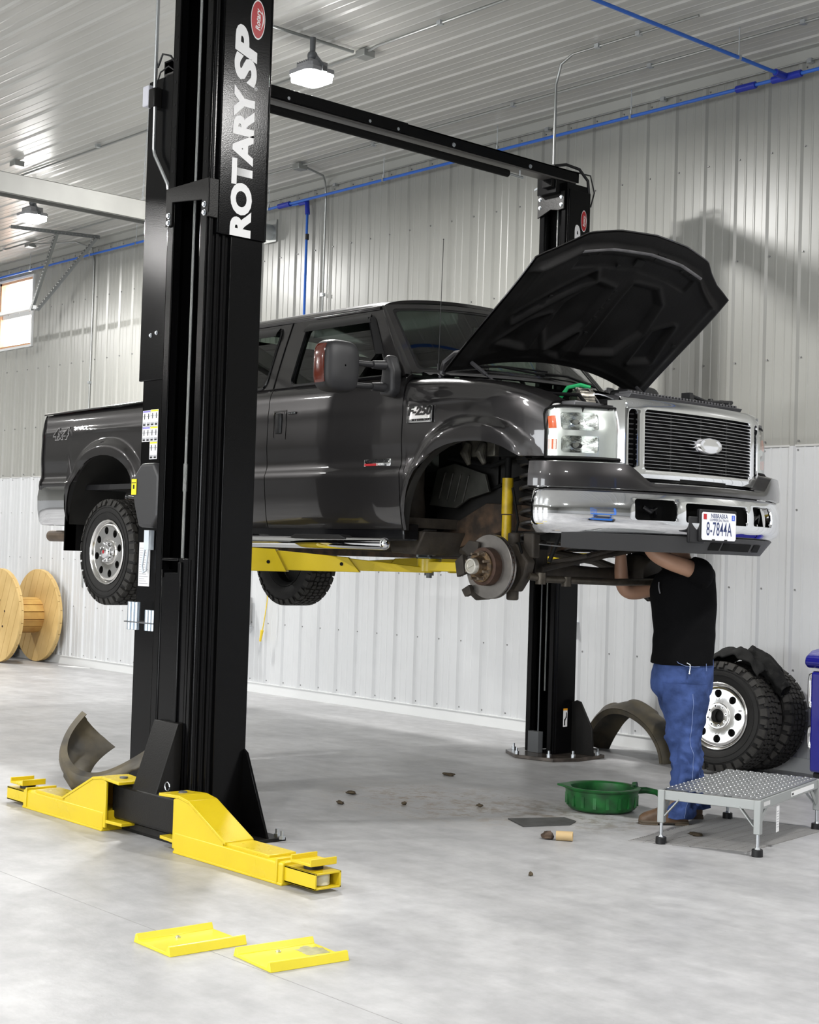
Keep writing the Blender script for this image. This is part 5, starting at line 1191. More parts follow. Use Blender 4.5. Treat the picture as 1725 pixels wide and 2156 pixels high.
def rim_mb(M, hole=.045, cap=False):
    m = MB(M); h = RW/2; f = -h+.022
    m.lathe([(.240, -h+.018), (.244, -h+.010), (.238, -h+.006), (.228, -h+.012), (.224, f+.0), (.216, f+.012)], (0, 0, 0), 'y', 64)
    m.lathe([(.240, -h+.018), (.222, -h+.05), (.205, h-.06), (.232, h-.02), (.240, h-.015)], (0, 0, 0), 'y', 48, mi=1)
    def depth(r): return f+interp([(hole, .0), (.055, -.004), (.088, -.004), (.098, .010), (.120, .004), (.205, .002), (.216, .008)], r)
    holes = []
    for i in range(8):
        a = 2*pi*(i+.5)/8; w = .0275/.163; holes.append((a-w, a+w,   .163-.029, .163+.029, w, .029))
    m.panel(0, 2*pi, .096, .216, holes, lambda a, r: Vector((r*sin(a), depth(r), r*cos(a))), 2*pi/48, .02, arc=6)
    for a0, a1, b0, b1, ru, rv in holes:
        ac = (a0+a1)/2
        ring = [((ac+ru*cos(t)), .163+rv*sin(t)) for t in lin(0, 2*pi, 21)[:-1]]
        m.grid(lambda q, d: Vector((ring[q][1]*sin(ring[q][0]), depth(ring[q][1])+d, ring[q][1]*cos(ring[q][0]))), range(20), [0, .028], closeu=True)
    m.lathe([(.096, depth(.096)), (.090, depth(.088)), (.060, depth(.06)), (hole, depth(.05)), (hole-.002, f+.03), (hole-.002, f+.06)], (0, 0, 0), 'y', 40)
    return m, depth
def wheel(parent, loc, rotz, tilt, cap, toplevel=False, spin=.2):
    M = Matrix.Translation(Vector(loc)) @ Matrix.Rotation(rotz, 4, 'Z') @ Matrix.Rotation(tilt, 4, 'X') @ Matrix.Rotation(spin, 4, 'Y')
    m, depth = rim_mb(M, .052 if cap else .050)
    rim = m.build('rim', [BRUSH, mat('rim_barrel', (.05, .05, .05), .5, .6)], parent, smooth=40)
    m = tyre_mb(M); ty = m.build('tyre', [RUB, TREADR], rim if not toplevel else parent, smooth=30)
    m = MB(M); m.lathe([(.21, -.02), (0, -.02)], (0, 0, 0), 'y', 32); m.build('brake_drum' if cap else 'wheel_back', mat('dark_barrel', (.015, .014, .013), .6), rim)
    for i in range(8):
        a = 2*pi*i/8+.2; y = depth(.07); c = Vector((.072*sin(a), y, .072*cos(a)))
        m = MB(M)
        if cap: m.cyl(c+Vector((0, .005, 0)), c-Vector((0, .016, 0)), .0115, .009, n=6); m.sphere(c-Vector((0, .016, 0)), .009, 10, 6); m.build('lug_nut', CHROME, rim)
        else: m.cyl(c+Vector((0, .004, 0)), c-Vector((0, .003, 0)), .0095, n=12); m.cyl(c-Vector((0, .0028, 0)), c-Vector((0, .0036, 0)), .006, n=10, mi=1); m.build('lug_seat', [BRUSH, BLKM], rim)
    if cap:
        m = MB(M); m.lathe([(.052, depth(.055)), (.056, depth(.055)-.012), (.050, depth(.055)-.026), (.040, depth(.055)-.033), (0, depth(.055)-.035)], (0, 0, 0), 'y', 32); m.build('hub_cover', CHROME, rim, smooth=40)
        m = MB(M); m.lathe([(.014, depth(.055)-.0352), (0, depth(.055)-.0365)], (0, 0, 0), 'y', 16); m.build('hub_emblem', RED, rim)
    else:
        m = MB(M); a = .95; c = Vector((.195*sin(a), depth(.19), .195*cos(a))); m.cyl(c, c-Vector((.010, .022, .006)), .004, n=8); m.build('valve_stem', BLK, rim)
    return rim
wheel(TR, (-10.0, CY-.935+RW/2-.03, 1.475), 0, 0, True)
wheel(TR, (-10.0, CY+.935-RW/2+.03, 1.475), pi, 0, True)
W1 = thing('wheel', 'alloy wheel with eight round holes, leaning in front of another tyre by the wall', 'wheel', (-6.80, 9.09, 0), group=None)
wheel(W1, (-6.745, 9.125, .412), radians(9), radians(-6), False, True, .35)
W2 = thing('wheel', 'rearmost off-road tyre leaning on the white wall, its rim hidden behind the alloy wheel', 'wheel', (-6.80, 9.40, 0))
wheel(W2, (-6.73, 9.445, .408), radians(4), radians(-6), False, True, .1)
# ------------------------------------------------------------------ pipes, conduits and beams overhead
PIPE = BLUE; FIT = mat('pipe_fitting', (.012, .03, .36), .35)
py, pz = 9.55, 5.21
t = thing('air_line', 'bright blue compressed-air pipe running along the top of the back wall', 'pipe', (-12, py, pz))
m = MB(); m.tube([(-29.5, py, pz), (0.5, py, pz)], .014, 10); m.build('pipe', PIPE, t)
m = MB(); m.tube([(-12.92, py, pz), (-12.92, py+.03, pz-.005), (-12.60, py+.05, pz-.01), (-12.58, py+.05, pz-.05), (-12.57, py+.05, 1.2)], .014, 10); m.build('drop_pipe', PIPE, t)
for a, b in (((-13.02, py, pz), (-12.82, py, pz)), ((-7.09, py, pz), (-6.91, py, pz)), ((-6.76, py, pz), (-6.50, py, pz)), ((-15.3, py, pz), (-14.95, py, pz))):
    m = MB(); m.cyl(a, b, .028, n=16); m.build('pipe_fitting', FIT, t, bevel=.004)
m = MB(); m.tube([(-12.70, py+.04, pz-.008), (-12.59, py+.05, pz-.01), (-12.575, py+.05, pz-.14)], .027, 12); m.build('pipe_fitting', FIT, t)
m = MB(); m.cyl((-12.57, py+.05, 4.80), (-12.57, py+.05, 4.86), .02, n=12); m.build('pipe_clamp', BLK, t)
for x in (-18.6, -17.0, -15.9, -13.2, -11.3, -9.72, -8.15, -4.9):
    m = MB(); m.cyl((x, py, pz+.01), (x, py, ZC-.005), .005, n=6); m.box((x-.012, py-.017, pz-.017), (x+.012, py+.017, pz+.017)); m.cyl((x, py, pz+.015), (x, py, pz+.05), .012, n=8); m.build('pipe_hanger', ZINC, t)
t = thing('air_line', 'bright blue pipe crossing the ceiling at upper right to join the wall pipe', 'pipe', (-6.63, 7, pz))
m = MB(); m.tube([(-6.63, -6, pz), (-6.63, py-.01, pz)], .014, 10); m.build('pipe', PIPE, t)
m = MB(); m.cyl((-6.63, py-.15, pz), (-6.63, py-.03, pz), .026, n=16); m.build('pipe_fitting', FIT, t, bevel=.003)
for y in (8.95, 7.1, 5.0):
    m = MB(); m.cyl((-6.63, y, pz+.01), (-6.63, y, ZC-.005), .005, n=6); m.box((-6.647, y-.012, pz-.017), (-6.613, y+.012, pz+.017)); m.build('pipe_hanger', ZINC, t)
COND = mat('conduit_grey', (.36, .37, .36), .35, .8)
def conduit(label, pts, r=.011, clips=(), boxes=()):
    t = thing('conduit', label, 'conduit', pts[0]); m = MB(); m.tube(pts, r, 8); m.build('pipe', COND, t, smooth=80)
    for c in clips:
        m = MB(); m.box((c[0]-.02, c[1]-.02, c[2]-.012), (c[0]+.02, c[1]+.02, c[2]+.02)); m.build('clip', ZINC, t)
    for c in boxes:
        m = MB(); m.box((c[0]-.055, c[1]-.055, ZC-.075), (c[0]+.055, c[1]+.055, ZC-.02)); m.build('junction_box', COND, t, bevel=.004)
    return t
zc = ZC-.035
conduit('grey conduit running along the ceiling just in front of the back wall', [(-29, 9.12, zc), (0.5, 9.12, zc)], .012, [(x, 9.12, zc) for x in (-18.5, -15.5, -13.5, -10.95, -10.4, -9.1, -7.6, -6.2)], [(-12.1, 9.12)])
conduit('thin grey conduit dropping down the wall beside the blue drop pipe', [(-12.1, 9.2, zc), (-12.2, 9.5, zc-.01), (-12.32, 9.62, zc-.03), (-12.35, 9.66, zc-.15), (-12.35, 9.665, 1.2)], .011, [(-12.35, 9.66, 4.2), (-12.35, 9.66, 3.3)])
conduit('grey conduit coming off the ceiling down to the far lift post', [(-6.65, 8.50, zc), (-7.4, 8.50, zc), (-7.85, 8.50, zc), (-7.97, 8.50, zc-.05), (-8.02, 8.50, zc-.20), (-8.02, 8.50, 4.58)], .011, [(-7.2, 8.5, zc), (-7.6, 8.5, zc)])
conduit('grey conduit crossing the ceiling above the crossbeam, feeding the upper lamp', [(-9.05, 0, zc), (-9.05, 7.30, zc)], .013, [(-9.05, 5.9, zc), (-9.05, 6.5, zc)])
t = conduit('grey conduit running lengthwise over the crossbeam past the upper lamp', [(-26, 7.38, zc), (-9.0, 7.38, zc), (-8.8, 7.34, zc), (3, 7.34, zc)], .012, [(x, 7.34, zc) for x in (-15, -13, -10.5, -8.1)], [(-9.0, 7.38)])
conduit('short grey conduit at the far left leading to a ceiling junction box', [(-14.2, 3, zc), (-14.2, 6.9, zc)], .012, [], [(-14.2, 7.1)])
conduit('grey conduit dropping down the wall left of the near lift post', [(-17.9, 9.2, zc), (-17.3, 9.5, zc), (-17.12, 9.64, zc-.08), (-17.10, 9.665, zc-.25), (-17.10, 9.665, 1.0)], .012, [(-17.1, 9.66, 3.6)], [(-17.9, 9.18)])
conduit('thin rod-like conduit fixed along the wall just above the blue pipe', [(-29, 9.66, 5.335), (0.5, 9.66, 5.335)], .006, [(x, 9.66, 5.325) for x in (-12.2, -10.4, -9.2, -7.9, -6.5)])
# grey steel beam at far left, hung on chains
BEAMC = mat('beam_paint', (.30, .30, .28), .5, var=.15, vscale=3)
t = thing('steel_beam', 'light grey steel channel beam hanging below the ceiling at far left', 'beam', (-11, 5.2, 4.3))
m = MB(); x0, x1, z0, z1 = -11.16, -11.0, 4.275, 4.437; y1 = 6.90
m.box((x1-.008, 0.5, z0), (x1, y1, z1)); m.box((x0, .5, z1-.008), (x1, y1, z1)); m.box((x0, .5, z0), (x0+.008, y1, z1)); m.box((x0, y1-.008, z0), (x1, y1, z1)); m.box((x1-.035, .5, z0), (x1, y1, z0+.006))
m.build('channel', BEAMC, t, bevel=.003)
for yy, k in ((6.70, 0), (6.82, 1)):
    m = MB(); n = 42
    for i in range(n):
        z = lerp(z1, ZC-.02, (i+.5)/n); c = Vector((-11.08+(.03 if k else -.03)*(i/n), lerp(yy, 6.76, i/n), z)); a = Vector((1, 0, 0)) if i % 2 else Vector((0, 1, 0))
        m.tube([c+a*.006+Vector((0, 0, .013)), c+a*.006-Vector((0, 0, .013)), c-a*.006-Vector((0, 0, .013)), c-a*.006+Vector((0, 0, .013))], .0018, 4, closed=True)
    m.build('chain', ZINC, t)
# perforated angle bracket, far left, with rail beyond
ANG = mat('galv_angle', (.20, .21, .21), .4, .8)
t = thing('angle_bracket', 'V-shaped hanger of perforated grey angle iron beside the window', 'bracket', (-16.8, 8.9, 4.5))
def ang(a, b):
    m = MB(); m.bar(a, b, .045, .006, upv=(1, 0, 0)); m.bar(Vector(a)+Vector((.0, -.02, 0)), Vector(b)+Vector((0, -.02, 0)), .006, .045, upv=(1, 0, 0))
    a = Vector(a); b = Vector(b); n = int((b-a).length/.045)
    for i in range(1, n):
        c = a.lerp(b, i/n)+Vector((.004, -.024, 0)); m.cyl(c, c+Vector((.001, -.003, 0)), .008, n=6, mi=1)
    m.build('angle_iron', [ANG, mat('hole_pale', (.5, .5, .48), .6)], t)
ang((-16.9, 8.4, 5.36), (-16.6, 9.45, 5.36)); ang((-16.75, 8.95, 5.36), (-17.35, 8.95, 4.46)); ang((-16.6, 9.40, 5.34), (-17.30, 9.0, 4.46))
t = thing('door_track', 'white horizontal rail crossing in front of the small window', 'rail', (-18.5, 8.95, 4.5))
m = MB(); m.box((-24, 8.94, 4.475), (-17.3, 8.99, 4.52)); m.build('rail', TRIMM, t)
# small things on the back wall
t = thing('exhaust_fan', 'small grey metal vent box high on the wall, right of the near post', 'vent', (-13.3, 9.6, 5))
m = MB(); m.box((-13.42, 9.66, 4.88), (-13.2, 9.685, 5.12)); m.build('plate', COND, t); m = MB(); m.cyl((-13.31, 9.52, 4.99), (-13.31, 9.67, 4.99), .085, n=24); m.build('horn', ZINC, t, bevel=.01)
t = thing('towel_dispenser', 'pale metal box fixed to the wall just right of the near post', 'box', (-13.55, 9.55, .8))
m = MB(); m.box((-13.62, 9.50, .72), (-13.44, 9.67, 1.02)); m.build('body', mat('pale_metal', (.42, .42, .42), .35, .6), t, bevel=.01); m = MB(); m.box((-13.66, 9.47, .695), (-13.40, 9.67, .705)); m.box((-13.60, 9.53, .56), (-13.50, 9.66, .69)); m.build('tray', ZINC, t)
t = thing('extension_cord', 'thin yellow cord dangling against the wall under the far rear wheel', 'cord', (-13.1, 9.6, .6))
m = MB(); m.box((-13.10, 9.60, 1.62), (-13.02, 9.68, 1.74)); m.build('outlet', GREYW, t, bevel=.004); m = MB(); m.tube([(-13.06, 9.62, 1.64), (-13.08, 9.62, 1.2), (-13.07, 9.61, 1.0), (-13.10, 9.60, .78), (-13.13, 9.60, .66)], .006, 6); m.build('cord', mat('cord_yellow', (.75, .55, .03), .4), t); m = MB(); m.cyl((-13.13, 9.60, .68), (-13.16, 9.60, .56), .018, .012, n=10); m.build('plug', MT['cord_yellow'], t)
t = thing('wall_outlet', 'small pale outlet box on the white wall left of the raised rear tyre', 'outlet', (-15.9, 9.66, 1.0))
m = MB(); m.box((-16.35, 9.64, 1.12), (-16.22, 9.68, 1.25)); m.build('outlet_box', COND, t, bevel=.005)
t = thing('outlet_box', 'grey switch box on the wall right of the far lift post', 'box', (-8.75, 9.6, 1))
m = MB(); m.box((-8.80, 9.62, 1.02), (-8.72, 9.69, 1.20)); m.build('box', COND, t, bevel=.004); m = MB(); m.box((-8.84, 9.58, .99), (-8.68, 9.69, 1.0)); m.build('shelf', ZINC, t)
# ------------------------------------------------------------------ cable drum
def drum():
    t = thing('cable_drum', 'large wooden cable drum standing on edge against the wall at far left', 'cable reel', (-18.05, 9.2, 0))
    cx, cz, R = -18.03, .605, .60
    for yy in (9.02, 9.56):
        m = MB(); nb = 8; w = 2*R/nb; ca, sa = cos(radians(68)), sin(radians(68))
        for lay, (dy, ang_) in enumerate(((0, radians(68)), (.03, radians(158)))):
            ca, sa = cos(ang_), sin(ang_)
            for i in range(nb):
                a, b = -R+i*w+.003, -R+(i+1)*w-.003; poly = []
                for q in lin(a, b, 7): poly.append((q, sqrt(max(0, R*R-q*q))))
                for q in lin(b, a, 7): poly.append((q, -sqrt(max(0, R*R-q*q))))
                poly = [(cx+p*sa+q*ca, cz-p*ca+q*sa) for p, q in poly]
                m.prism(poly, 'y', yy-.03+dy, yy+dy-.001)
        f = m.build('flange', WOOD, t, smooth=0, bevel=.003)
        for k in range(6):
            m = MB(); an = 2*pi*k/6+.3; m.cyl((cx+.2*cos(an), yy-.036, cz+.2*sin(an)), (cx+.2*cos(an), yy-.028, cz+.2*sin(an)), .014, n=8); m.build('flange_bolt', RUST, f)
    m = MB()
    for k in range(14):
        an = 2*pi*k/14; c = Vector((cx+.215*cos(an), 0, cz+.215*sin(an))); tx = Vector((-sin(an), 0, cos(an))); nx = Vector((cos(an), 0, sin(an)))
        q = [c+tx*.046+nx*.012, c-tx*.046+nx*.012, c-tx*.046-nx*.012, c+tx*.046-nx*.012]
        vs = [p+Vector((0, 9.05, 0)) for p in q]+[p+Vector((0, 9.53, 0)) for p in q]
        m.add(vs, [(0,1,2,3), (7,6,5,4), (0,4,5,1), (1,5,6,2), (2,6,7,3), (3,7,4,0)])
    m.build('core', mat('core_wood', (.62, .40, .12), .55, var=.4, vscale=4, col2=(.42, .22, .06)), t, smooth=0, bevel=.003)
drum()
t = thing('box', 'small blue-grey box with white top standing behind the wooden drum', 'box', (-18.9, 9.45, 0))
m = MB(); m.box((-19.2, 9.3, .03), (-18.7, 9.6, .75)); m.build('body', mat('bluegrey', (.12, .15, .2), .4), t, bevel=.01); m = MB(); m.box((-19.22, 9.28, .75), (-18.68, 9.62, .82)); m.build('top', WHITE, t, bevel=.01); m = MB(); m.box((-19.15, 9.35, 0), (-18.75, 9.55, .03)); m.build('foot', WHITE, t)
t = thing('paper_scrap', 'white scrap of paper lying on the floor right of the wooden drum', 'paper', (-17.0, 9.55, 0))
m = MB(); m.prism([(-17.25, 9.45), (-16.95, 9.50), (-16.75, 9.62), (-17.1, 9.60)], 'z', .001, .006); m.build('sheet', WHITE, t)
# ------------------------------------------------------------------ floor plates
def plate(x, y, rot, label, worn):
    t = thing('floor_plate', label, 'metal plate', (x, y, 0), (0, 0, rot), 'yellow steel plates on the floor')
    w, l = .135, .170
    m = MB(); m.prism([(-w, .0), (-w+.012, .034), (-w+.020, .036), (-w+.032, .012), (w-.032, .012), (w-.020, .036), (w-.012, .034), (w, 0)], 'x', -l, l)
    M = Matrix.Rotation(pi/2, 4, 'Z') 
    m.M = None
    YP = mat('worn_yellow', (.74, .62, .03), .32, var=.05, vscale=8)
    root = m.build('plate', YP, t, local=True, bevel=.002)
    m = MB(); m.cyl((-.02, .06, .012), (-.02, .06, .016), .011, n=14); m.cyl((-.02, .06, .016), (-.02, .06, .020), .006, n=8); m.build('stud', ZINC, t, local=True)
    if worn:
        m = MB(); pts = []
        for i in range(40):
            a = 2*pi*i/40; r = .042*(1+.35*noise.noise(Vector((cos(a)*2, sin(a)*2, 3)))+.25*noise.noise(Vector((cos(a)*6, sin(a)*6, 9)))); pts.append((.10+r*1.2*cos(a), .0+r*1.9*sin(a)))
        pts = [(min(p[0], l-.002), max(-w+.034, min(w-.034, p[1]))) for p in pts]
        m.prism(pts, 'z', .0121, .0128); m.build('bare_patch', mat('bare_steel', (.42, .40, .22), .5, var=.3, vscale=30), t, local=True)
    return t
P1 = Vector((-4.892, 3.288)); P2 = Vector((-4.50, 3.474))
plate(-4.892, 3.288, radians(90)-.03, 'fully painted yellow steel plate on the floor, the left one of the pair', False)
plate(-4.50, 3.474, radians(90)-.09, 'yellow steel plate with a worn grey patch, the right one of the pair', True)
# ------------------------------------------------------------------ drain pan
GREEN = mat('green_plastic', (.010, .16, .028), .42, var=.6, vscale=9, col2=(.006, .045, .012))
t = thing('drain_pan', 'round green oil drain pan with handle and spout, beside the boots', 'drain pan', (-6.13, 7.08, 0))
cx, cy = -6.13, 7.08
m = MB(); m.lathe([(0, .006), (.185, .006), (.205, .02), (.216, .05), (.222, .125), (.232, .134), (.236, .142), (.228, .147), (.205, .146), (.196, .138), (.192, .10), (.188, .04), (0, .035)], (cx, cy, 0), 'z', 64)
for i in range(18):
    an = 2*pi*i/18; m.box((.208, -.010, .035), (.222, .010, .10), M=Matrix.Translation((cx, cy, 0)) @ Matrix.Rotation(an, 4, 'Z'))
pan = m.build('basin', GREEN, t, smooth=40)
m = MB(); d = Vector((-.664, -.748, 0)); n_ = Vector((-d.y, d.x, 0)); c = Vector((cx, cy, 0))
def P_(a, b, z): return c+d*a+n_*b+Vector((0, 0, z))
m.add([P_(.19, -.12, .134), P_(.275, 0, .142), P_(.19, .12, .134), P_(.19, -.12, .147), P_(.275, 0, .155), P_(.19, .12, .147)], [(0, 2, 1), (3, 4, 5), (0, 1, 4, 3), (1, 2, 5, 4), (2, 0, 3, 5)]); m.build('spout', GREEN, t, bevel=.004)
m = MB(); m.tube([P_(-.21, 0, .125), P_(-.27, .0, .128), P_(-.33, .0, .118), P_(-.37, 0, .09), P_(-.385, 0, .06)], [.022, .020, .018, .017, .014], 10); m.tube([P_(-.20, -.03, .145), P_(-.20, -.03, .155), P_(-.215, -.02, .157)], .018, 10); m.build('handle', GREEN, t, smooth=60)
m = MB(); m.lathe([(0, .05), (.189, .05)], (cx, cy, 0), 'z', 48); m.build('used_oil', mat('used_oil', (.003, .003, .003), .05), t)
# ------------------------------------------------------------------ step platform
t = thing('work_platform', 'low grey aluminium work platform with punched anti-slip top and rubber feet', 'step', (-5.1, 7.08, 0))
A, B, C_, D = Vector((-5.257, 6.525, 0)), Vector((-4.744, 6.677, 0)), Vector((-5.472, 7.526, 0)), Vector((-4.931, 7.605, 0))
ex = (B-A).normalized(); ey = ((C_-A)+(D-B)).normalized(); ey = (ey-ex*ey.dot(ex)).normalized()
cen = (A+B+C_+D)/4; Wd, Ln = .268, .515
Mf = frame(cen, ex, ey); ZT = .293
PL = mat('platform_grey', (.33, .345, .34), .42, .35); TREAD = mat('tread_aluminium', (.38, .39, .395), .34, .9)
m = MB(Mf)
for a, b in (((-Wd, -Ln), (Wd, -Ln)), ((Wd, -Ln), (Wd, Ln)), ((Wd, Ln), (-Wd, Ln)), ((-Wd, Ln), (-Wd, -Ln))): m.bar((*a, ZT-.028), (*b, ZT-.028), .018, .052)
m.build('frame', PL, t, bevel=.003)
for i, (sx, sy) in enumerate(((-1, -1), (1, -1), (-1, 1), (1, 1))):
    x, y = sx*Wd, sy*Ln
    m = MB(Mf); m.box((x-.019, y-.019, .115), (x+.019, y+.019, ZT)); lg = m.build('leg', PL, t, bevel=.004)
    m = MB(Mf); m.cyl((x, y, .04), (x, y, .12), .009, n=12); m.cyl((x, y, .036), (x, y, .048), .017, .010, n=12); m.build('leg_screw', ZINC, lg)
    m = MB(Mf); m.cyl((x, y, .0), (x, y, .038), .030, .029, n=24); m.build('rubber_foot', BLK, lg, bevel=.003)
    m = MB(Mf); m.bar((x, y-sy*.02, .155), (x, y-sy*.13, ZT-.045), .006, .028); m.bar((x-sx*.02, y, .155), (x-sx*.10, y, ZT-.045), .028, .006); m.build('brace', PL, lg)
m = MB(Mf); rows = 13; pit = 2*Wd/rows
def trd(u, v):
    k = (u+Wd)/pit; h = .0065*abs(sin(pi*k))**1.5; return Vector((u, v, ZT+.001+h*(.75+.25*cos(v*2*pi/.055))))
m.grid(trd, lin(-Wd, Wd, rows*8+1), lin(-Ln, Ln, 75))
m.build('tread', TREAD, t, smooth=30)
dots = MB(Mf)
for i in range(rows):
    for j in range(34):
        if (i+j) % 2: continue
        u = -Wd+(i+.5)*pit; v = -Ln+.03+j*(2*Ln-.06)/33; dots.lathe([(.0065, ZT+.005), (.005, ZT+.0085), (.0035, ZT+.005)], (u, v, 0), 'z', 7)
dots.build('tread_teeth', TREAD, t, smooth=40)['kind'] = 'stuff'
m = MB(Mf); m.box((Wd+.009, -Ln+.06, ZT-.04), (Wd+.0102, -Ln+.16, ZT-.018), 0); m.box((Wd+.009, -Ln+.52, ZT-.042), (Wd+.0102, Ln-.1, ZT-.016), 1); m.build('rating_label', [mat('label_grey2', (.6, .6, .6), .4), WHITE], t, smooth=0)
m = MB(Mf); m.box((Wd+.0102, -Ln+.53, ZT-.036), (Wd+.0106, -Ln+.56, ZT-.024)); m.build('label_print', BLK, t, smooth=0)
m = MB(Mf); m.box((Wd-.001, -Ln+.30, .085), (Wd+.001, -Ln+.345, .225)); m.tube([(Wd, -Ln+.32, .225), (Wd, -Ln+.32, ZT-.04)], .001, 4); m.build('hang_tag', WHITE, t, smooth=0)
m = MB(Mf)
for q in range(7): m.box((Wd+.001, -Ln+.306, .11+q*.014), (Wd+.0014, -Ln+.338, .113+q*.014))
m.build('tag_print', MT['print_grey'], t, smooth=0)
# things scattered on the floor
def chunk(name, label, cat, x, y, sz, m_, seed, group=None, flat=.4):
    m = MB(); s0 = Vector((seed*3.1, seed*1.7, seed))
    def fn(u, v):
        d = Vector((cos(u)*cos(v), sin(u)*cos(v), sin(v))); r = 1+.55*noise.noise(d*1.6+s0)
        return Vector((d.x*sz[0]*r, d.y*sz[1]*r, max(-sz[2]*.9, d.z*sz[2]*r)+sz[2]*.9))
    m.grid(fn, [2*pi*i/14 for i in range(14)], [-pi/2*.99+pi*.99*j/9 for j in range(10)], closeu=True)
    o = m.build(name, m_, None, smooth=50); o.location = (x, y, .001); return tag(o, label, cat, group)
DIRT = mat('dirt_clump', (.10, .075, .045), .9, var=.5, vscale=40)
G = 'clumps of dirt fallen below the truck'
for i, (x, y, sx, lab) in enumerate(((-7.384, 6.135, .04, 'flat dark clump of dirt behind and left of the others'), (-7.12, 5.83, .03, 'small dark crumb of dirt just right of the near post'), (-7.67, 7.244, .05, 'pale flat flake lying in the truck shadow'), (-6.9, 6.15, .02, 'tiny brown crumb in the middle of the brown dirt patch'), (-6.6, 6.5, .022, 'tiny dark crumb left of the green pan'), (-5.25, 6.86, .05, 'brown lump of dirt on the wire mat under the platform'), (-5.02, 5.3, .014, 'tiny red-brown crumb on the open floor below the cardboard tube'))):
    chunk('dirt_clump', lab, 'dirt', x, y, (sx, sx*.6, .010), DIRT, i+1, G)
chunk('dark_plug', 'dark rusty plug lying beside the cardboard-coloured tube', 'plug', -5.64, 6.08, (.035, .028, .022), RUST, 14)
t = thing('tan_tube', 'short tan tube lying on the floor in front of the green pan', 'tube', (-5.55, 6.12, 0))
m = MB(); M = Matrix.Translation((-5.555, 6.12, .026)) @ Matrix.Rotation(radians(38), 4, 'Z'); m.lathe([(.026, -.045), (.026, .045), (.020, .045), (.020, -.045), (.026, -.045)], (0, 0, 0), 'x', 28, M=M); m.build('sleeve', mat('tan_card', (.50, .36, .18), .6), t, smooth=40)
def sheet(name, label, cat, poly, z, m_, group=None):
    m = MB(); m.prism(poly, 'z', .0008, z); o = m.build(name, m_, None, smooth=0); return tag(o, label, cat, group)
sheet('floor_mat', 'dark grey rubber mat scrap on the floor left of the green pan', 'mat', [(-6.20, 6.34), (-5.97, 6.23), (-5.86, 6.50), (-5.92, 6.62), (-6.05, 6.66)], .006, mat('mat_grey', (.07, .07, .068), .7, var=.4, vscale=10))
m = MB(); A2, B2, C2, D2 = Vector((-5.36, 6.42, .004)), Vector((-4.80, 6.72, .004)), Vector((-5.56, 7.50, .004)), Vector((-4.95, 7.68, .004))
for i in range(45):
    k = i/44; m.bar(A2.lerp(C2, k), B2.lerp(D2, k), .0018, .003)
for i in range(9):
    k = i/8; m.bar(A2.lerp(B2, k)-Vector((0, 0, .002)), C2.lerp(D2, k)-Vector((0, 0, .002)), .003 if i not in (4,) else .03, .003)
o = m.build('wire_mat', mat('wire_grey', (.32, .31, .30), .5, .6), None, smooth=0); tag(o, 'flat grey wire mesh panel lying under the aluminium platform', 'mesh panel')
# ------------------------------------------------------------------ fender liners
LINER = mat('liner_plastic', (.035, .032, .028), .55, var=.5, vscale=5, bump=.15, bscale=25, col2=(.11, .09, .055))
def liner(name, label, M, a0, a1, r, w, seed):
    t = thing(name, label, 'fender liner', M.translation)
    def fn(a, q):
        k = q; rr = r+.05*sin(pi*k)**.6 - (.05*(k-.5)*2 if k > .5 else 0)+.008*sin(a*9+seed)*sin(pi*k)+.014*(1 if (int(a*2.6) % 2 and .25 < k < .75) else 0)
        return M @ Vector((rr*cos(a)*(1.0+.12*sin(a*2)), w*(k-.5)*(1-.25*max(0, abs(a-pi/2)-.9)), rr*sin(a)))
    m = MB(); m.grid(fn, lin(a0, a1, 70), lin(0, 1, 18)); s = m.build('shell', LINER, t, smooth=50, solid=.006)
    m = MB(); m.grid(lambda a, q: fn(a, 0)-(fn(a, 0)-M.translation).normalized()*.04*q, lin(a0, a1, 60), lin(0, 1, 3)); m.build('edge_flange', LINER, t, smooth=50, solid=.005)
    return t
liner('fender_liner', 'black arched plastic fender liner standing on the floor behind the man', Matrix.Translation((-7.75, 9.28, -.10)) @ Matrix.Rotation(radians(-6), 4, 'Z'), radians(12), radians(168), .47, .30, 1)
liner('fender_liner', 'muddy black fender liner curled up on the floor behind the lowered yellow arm', Matrix.Translation((-7.80, 4.72, .375)) @ Matrix.Rotation(radians(4), 4, 'Z') @ Matrix.Rotation(radians(-45), 4, 'X'), radians(172), radians(360), .34, .36, 4)
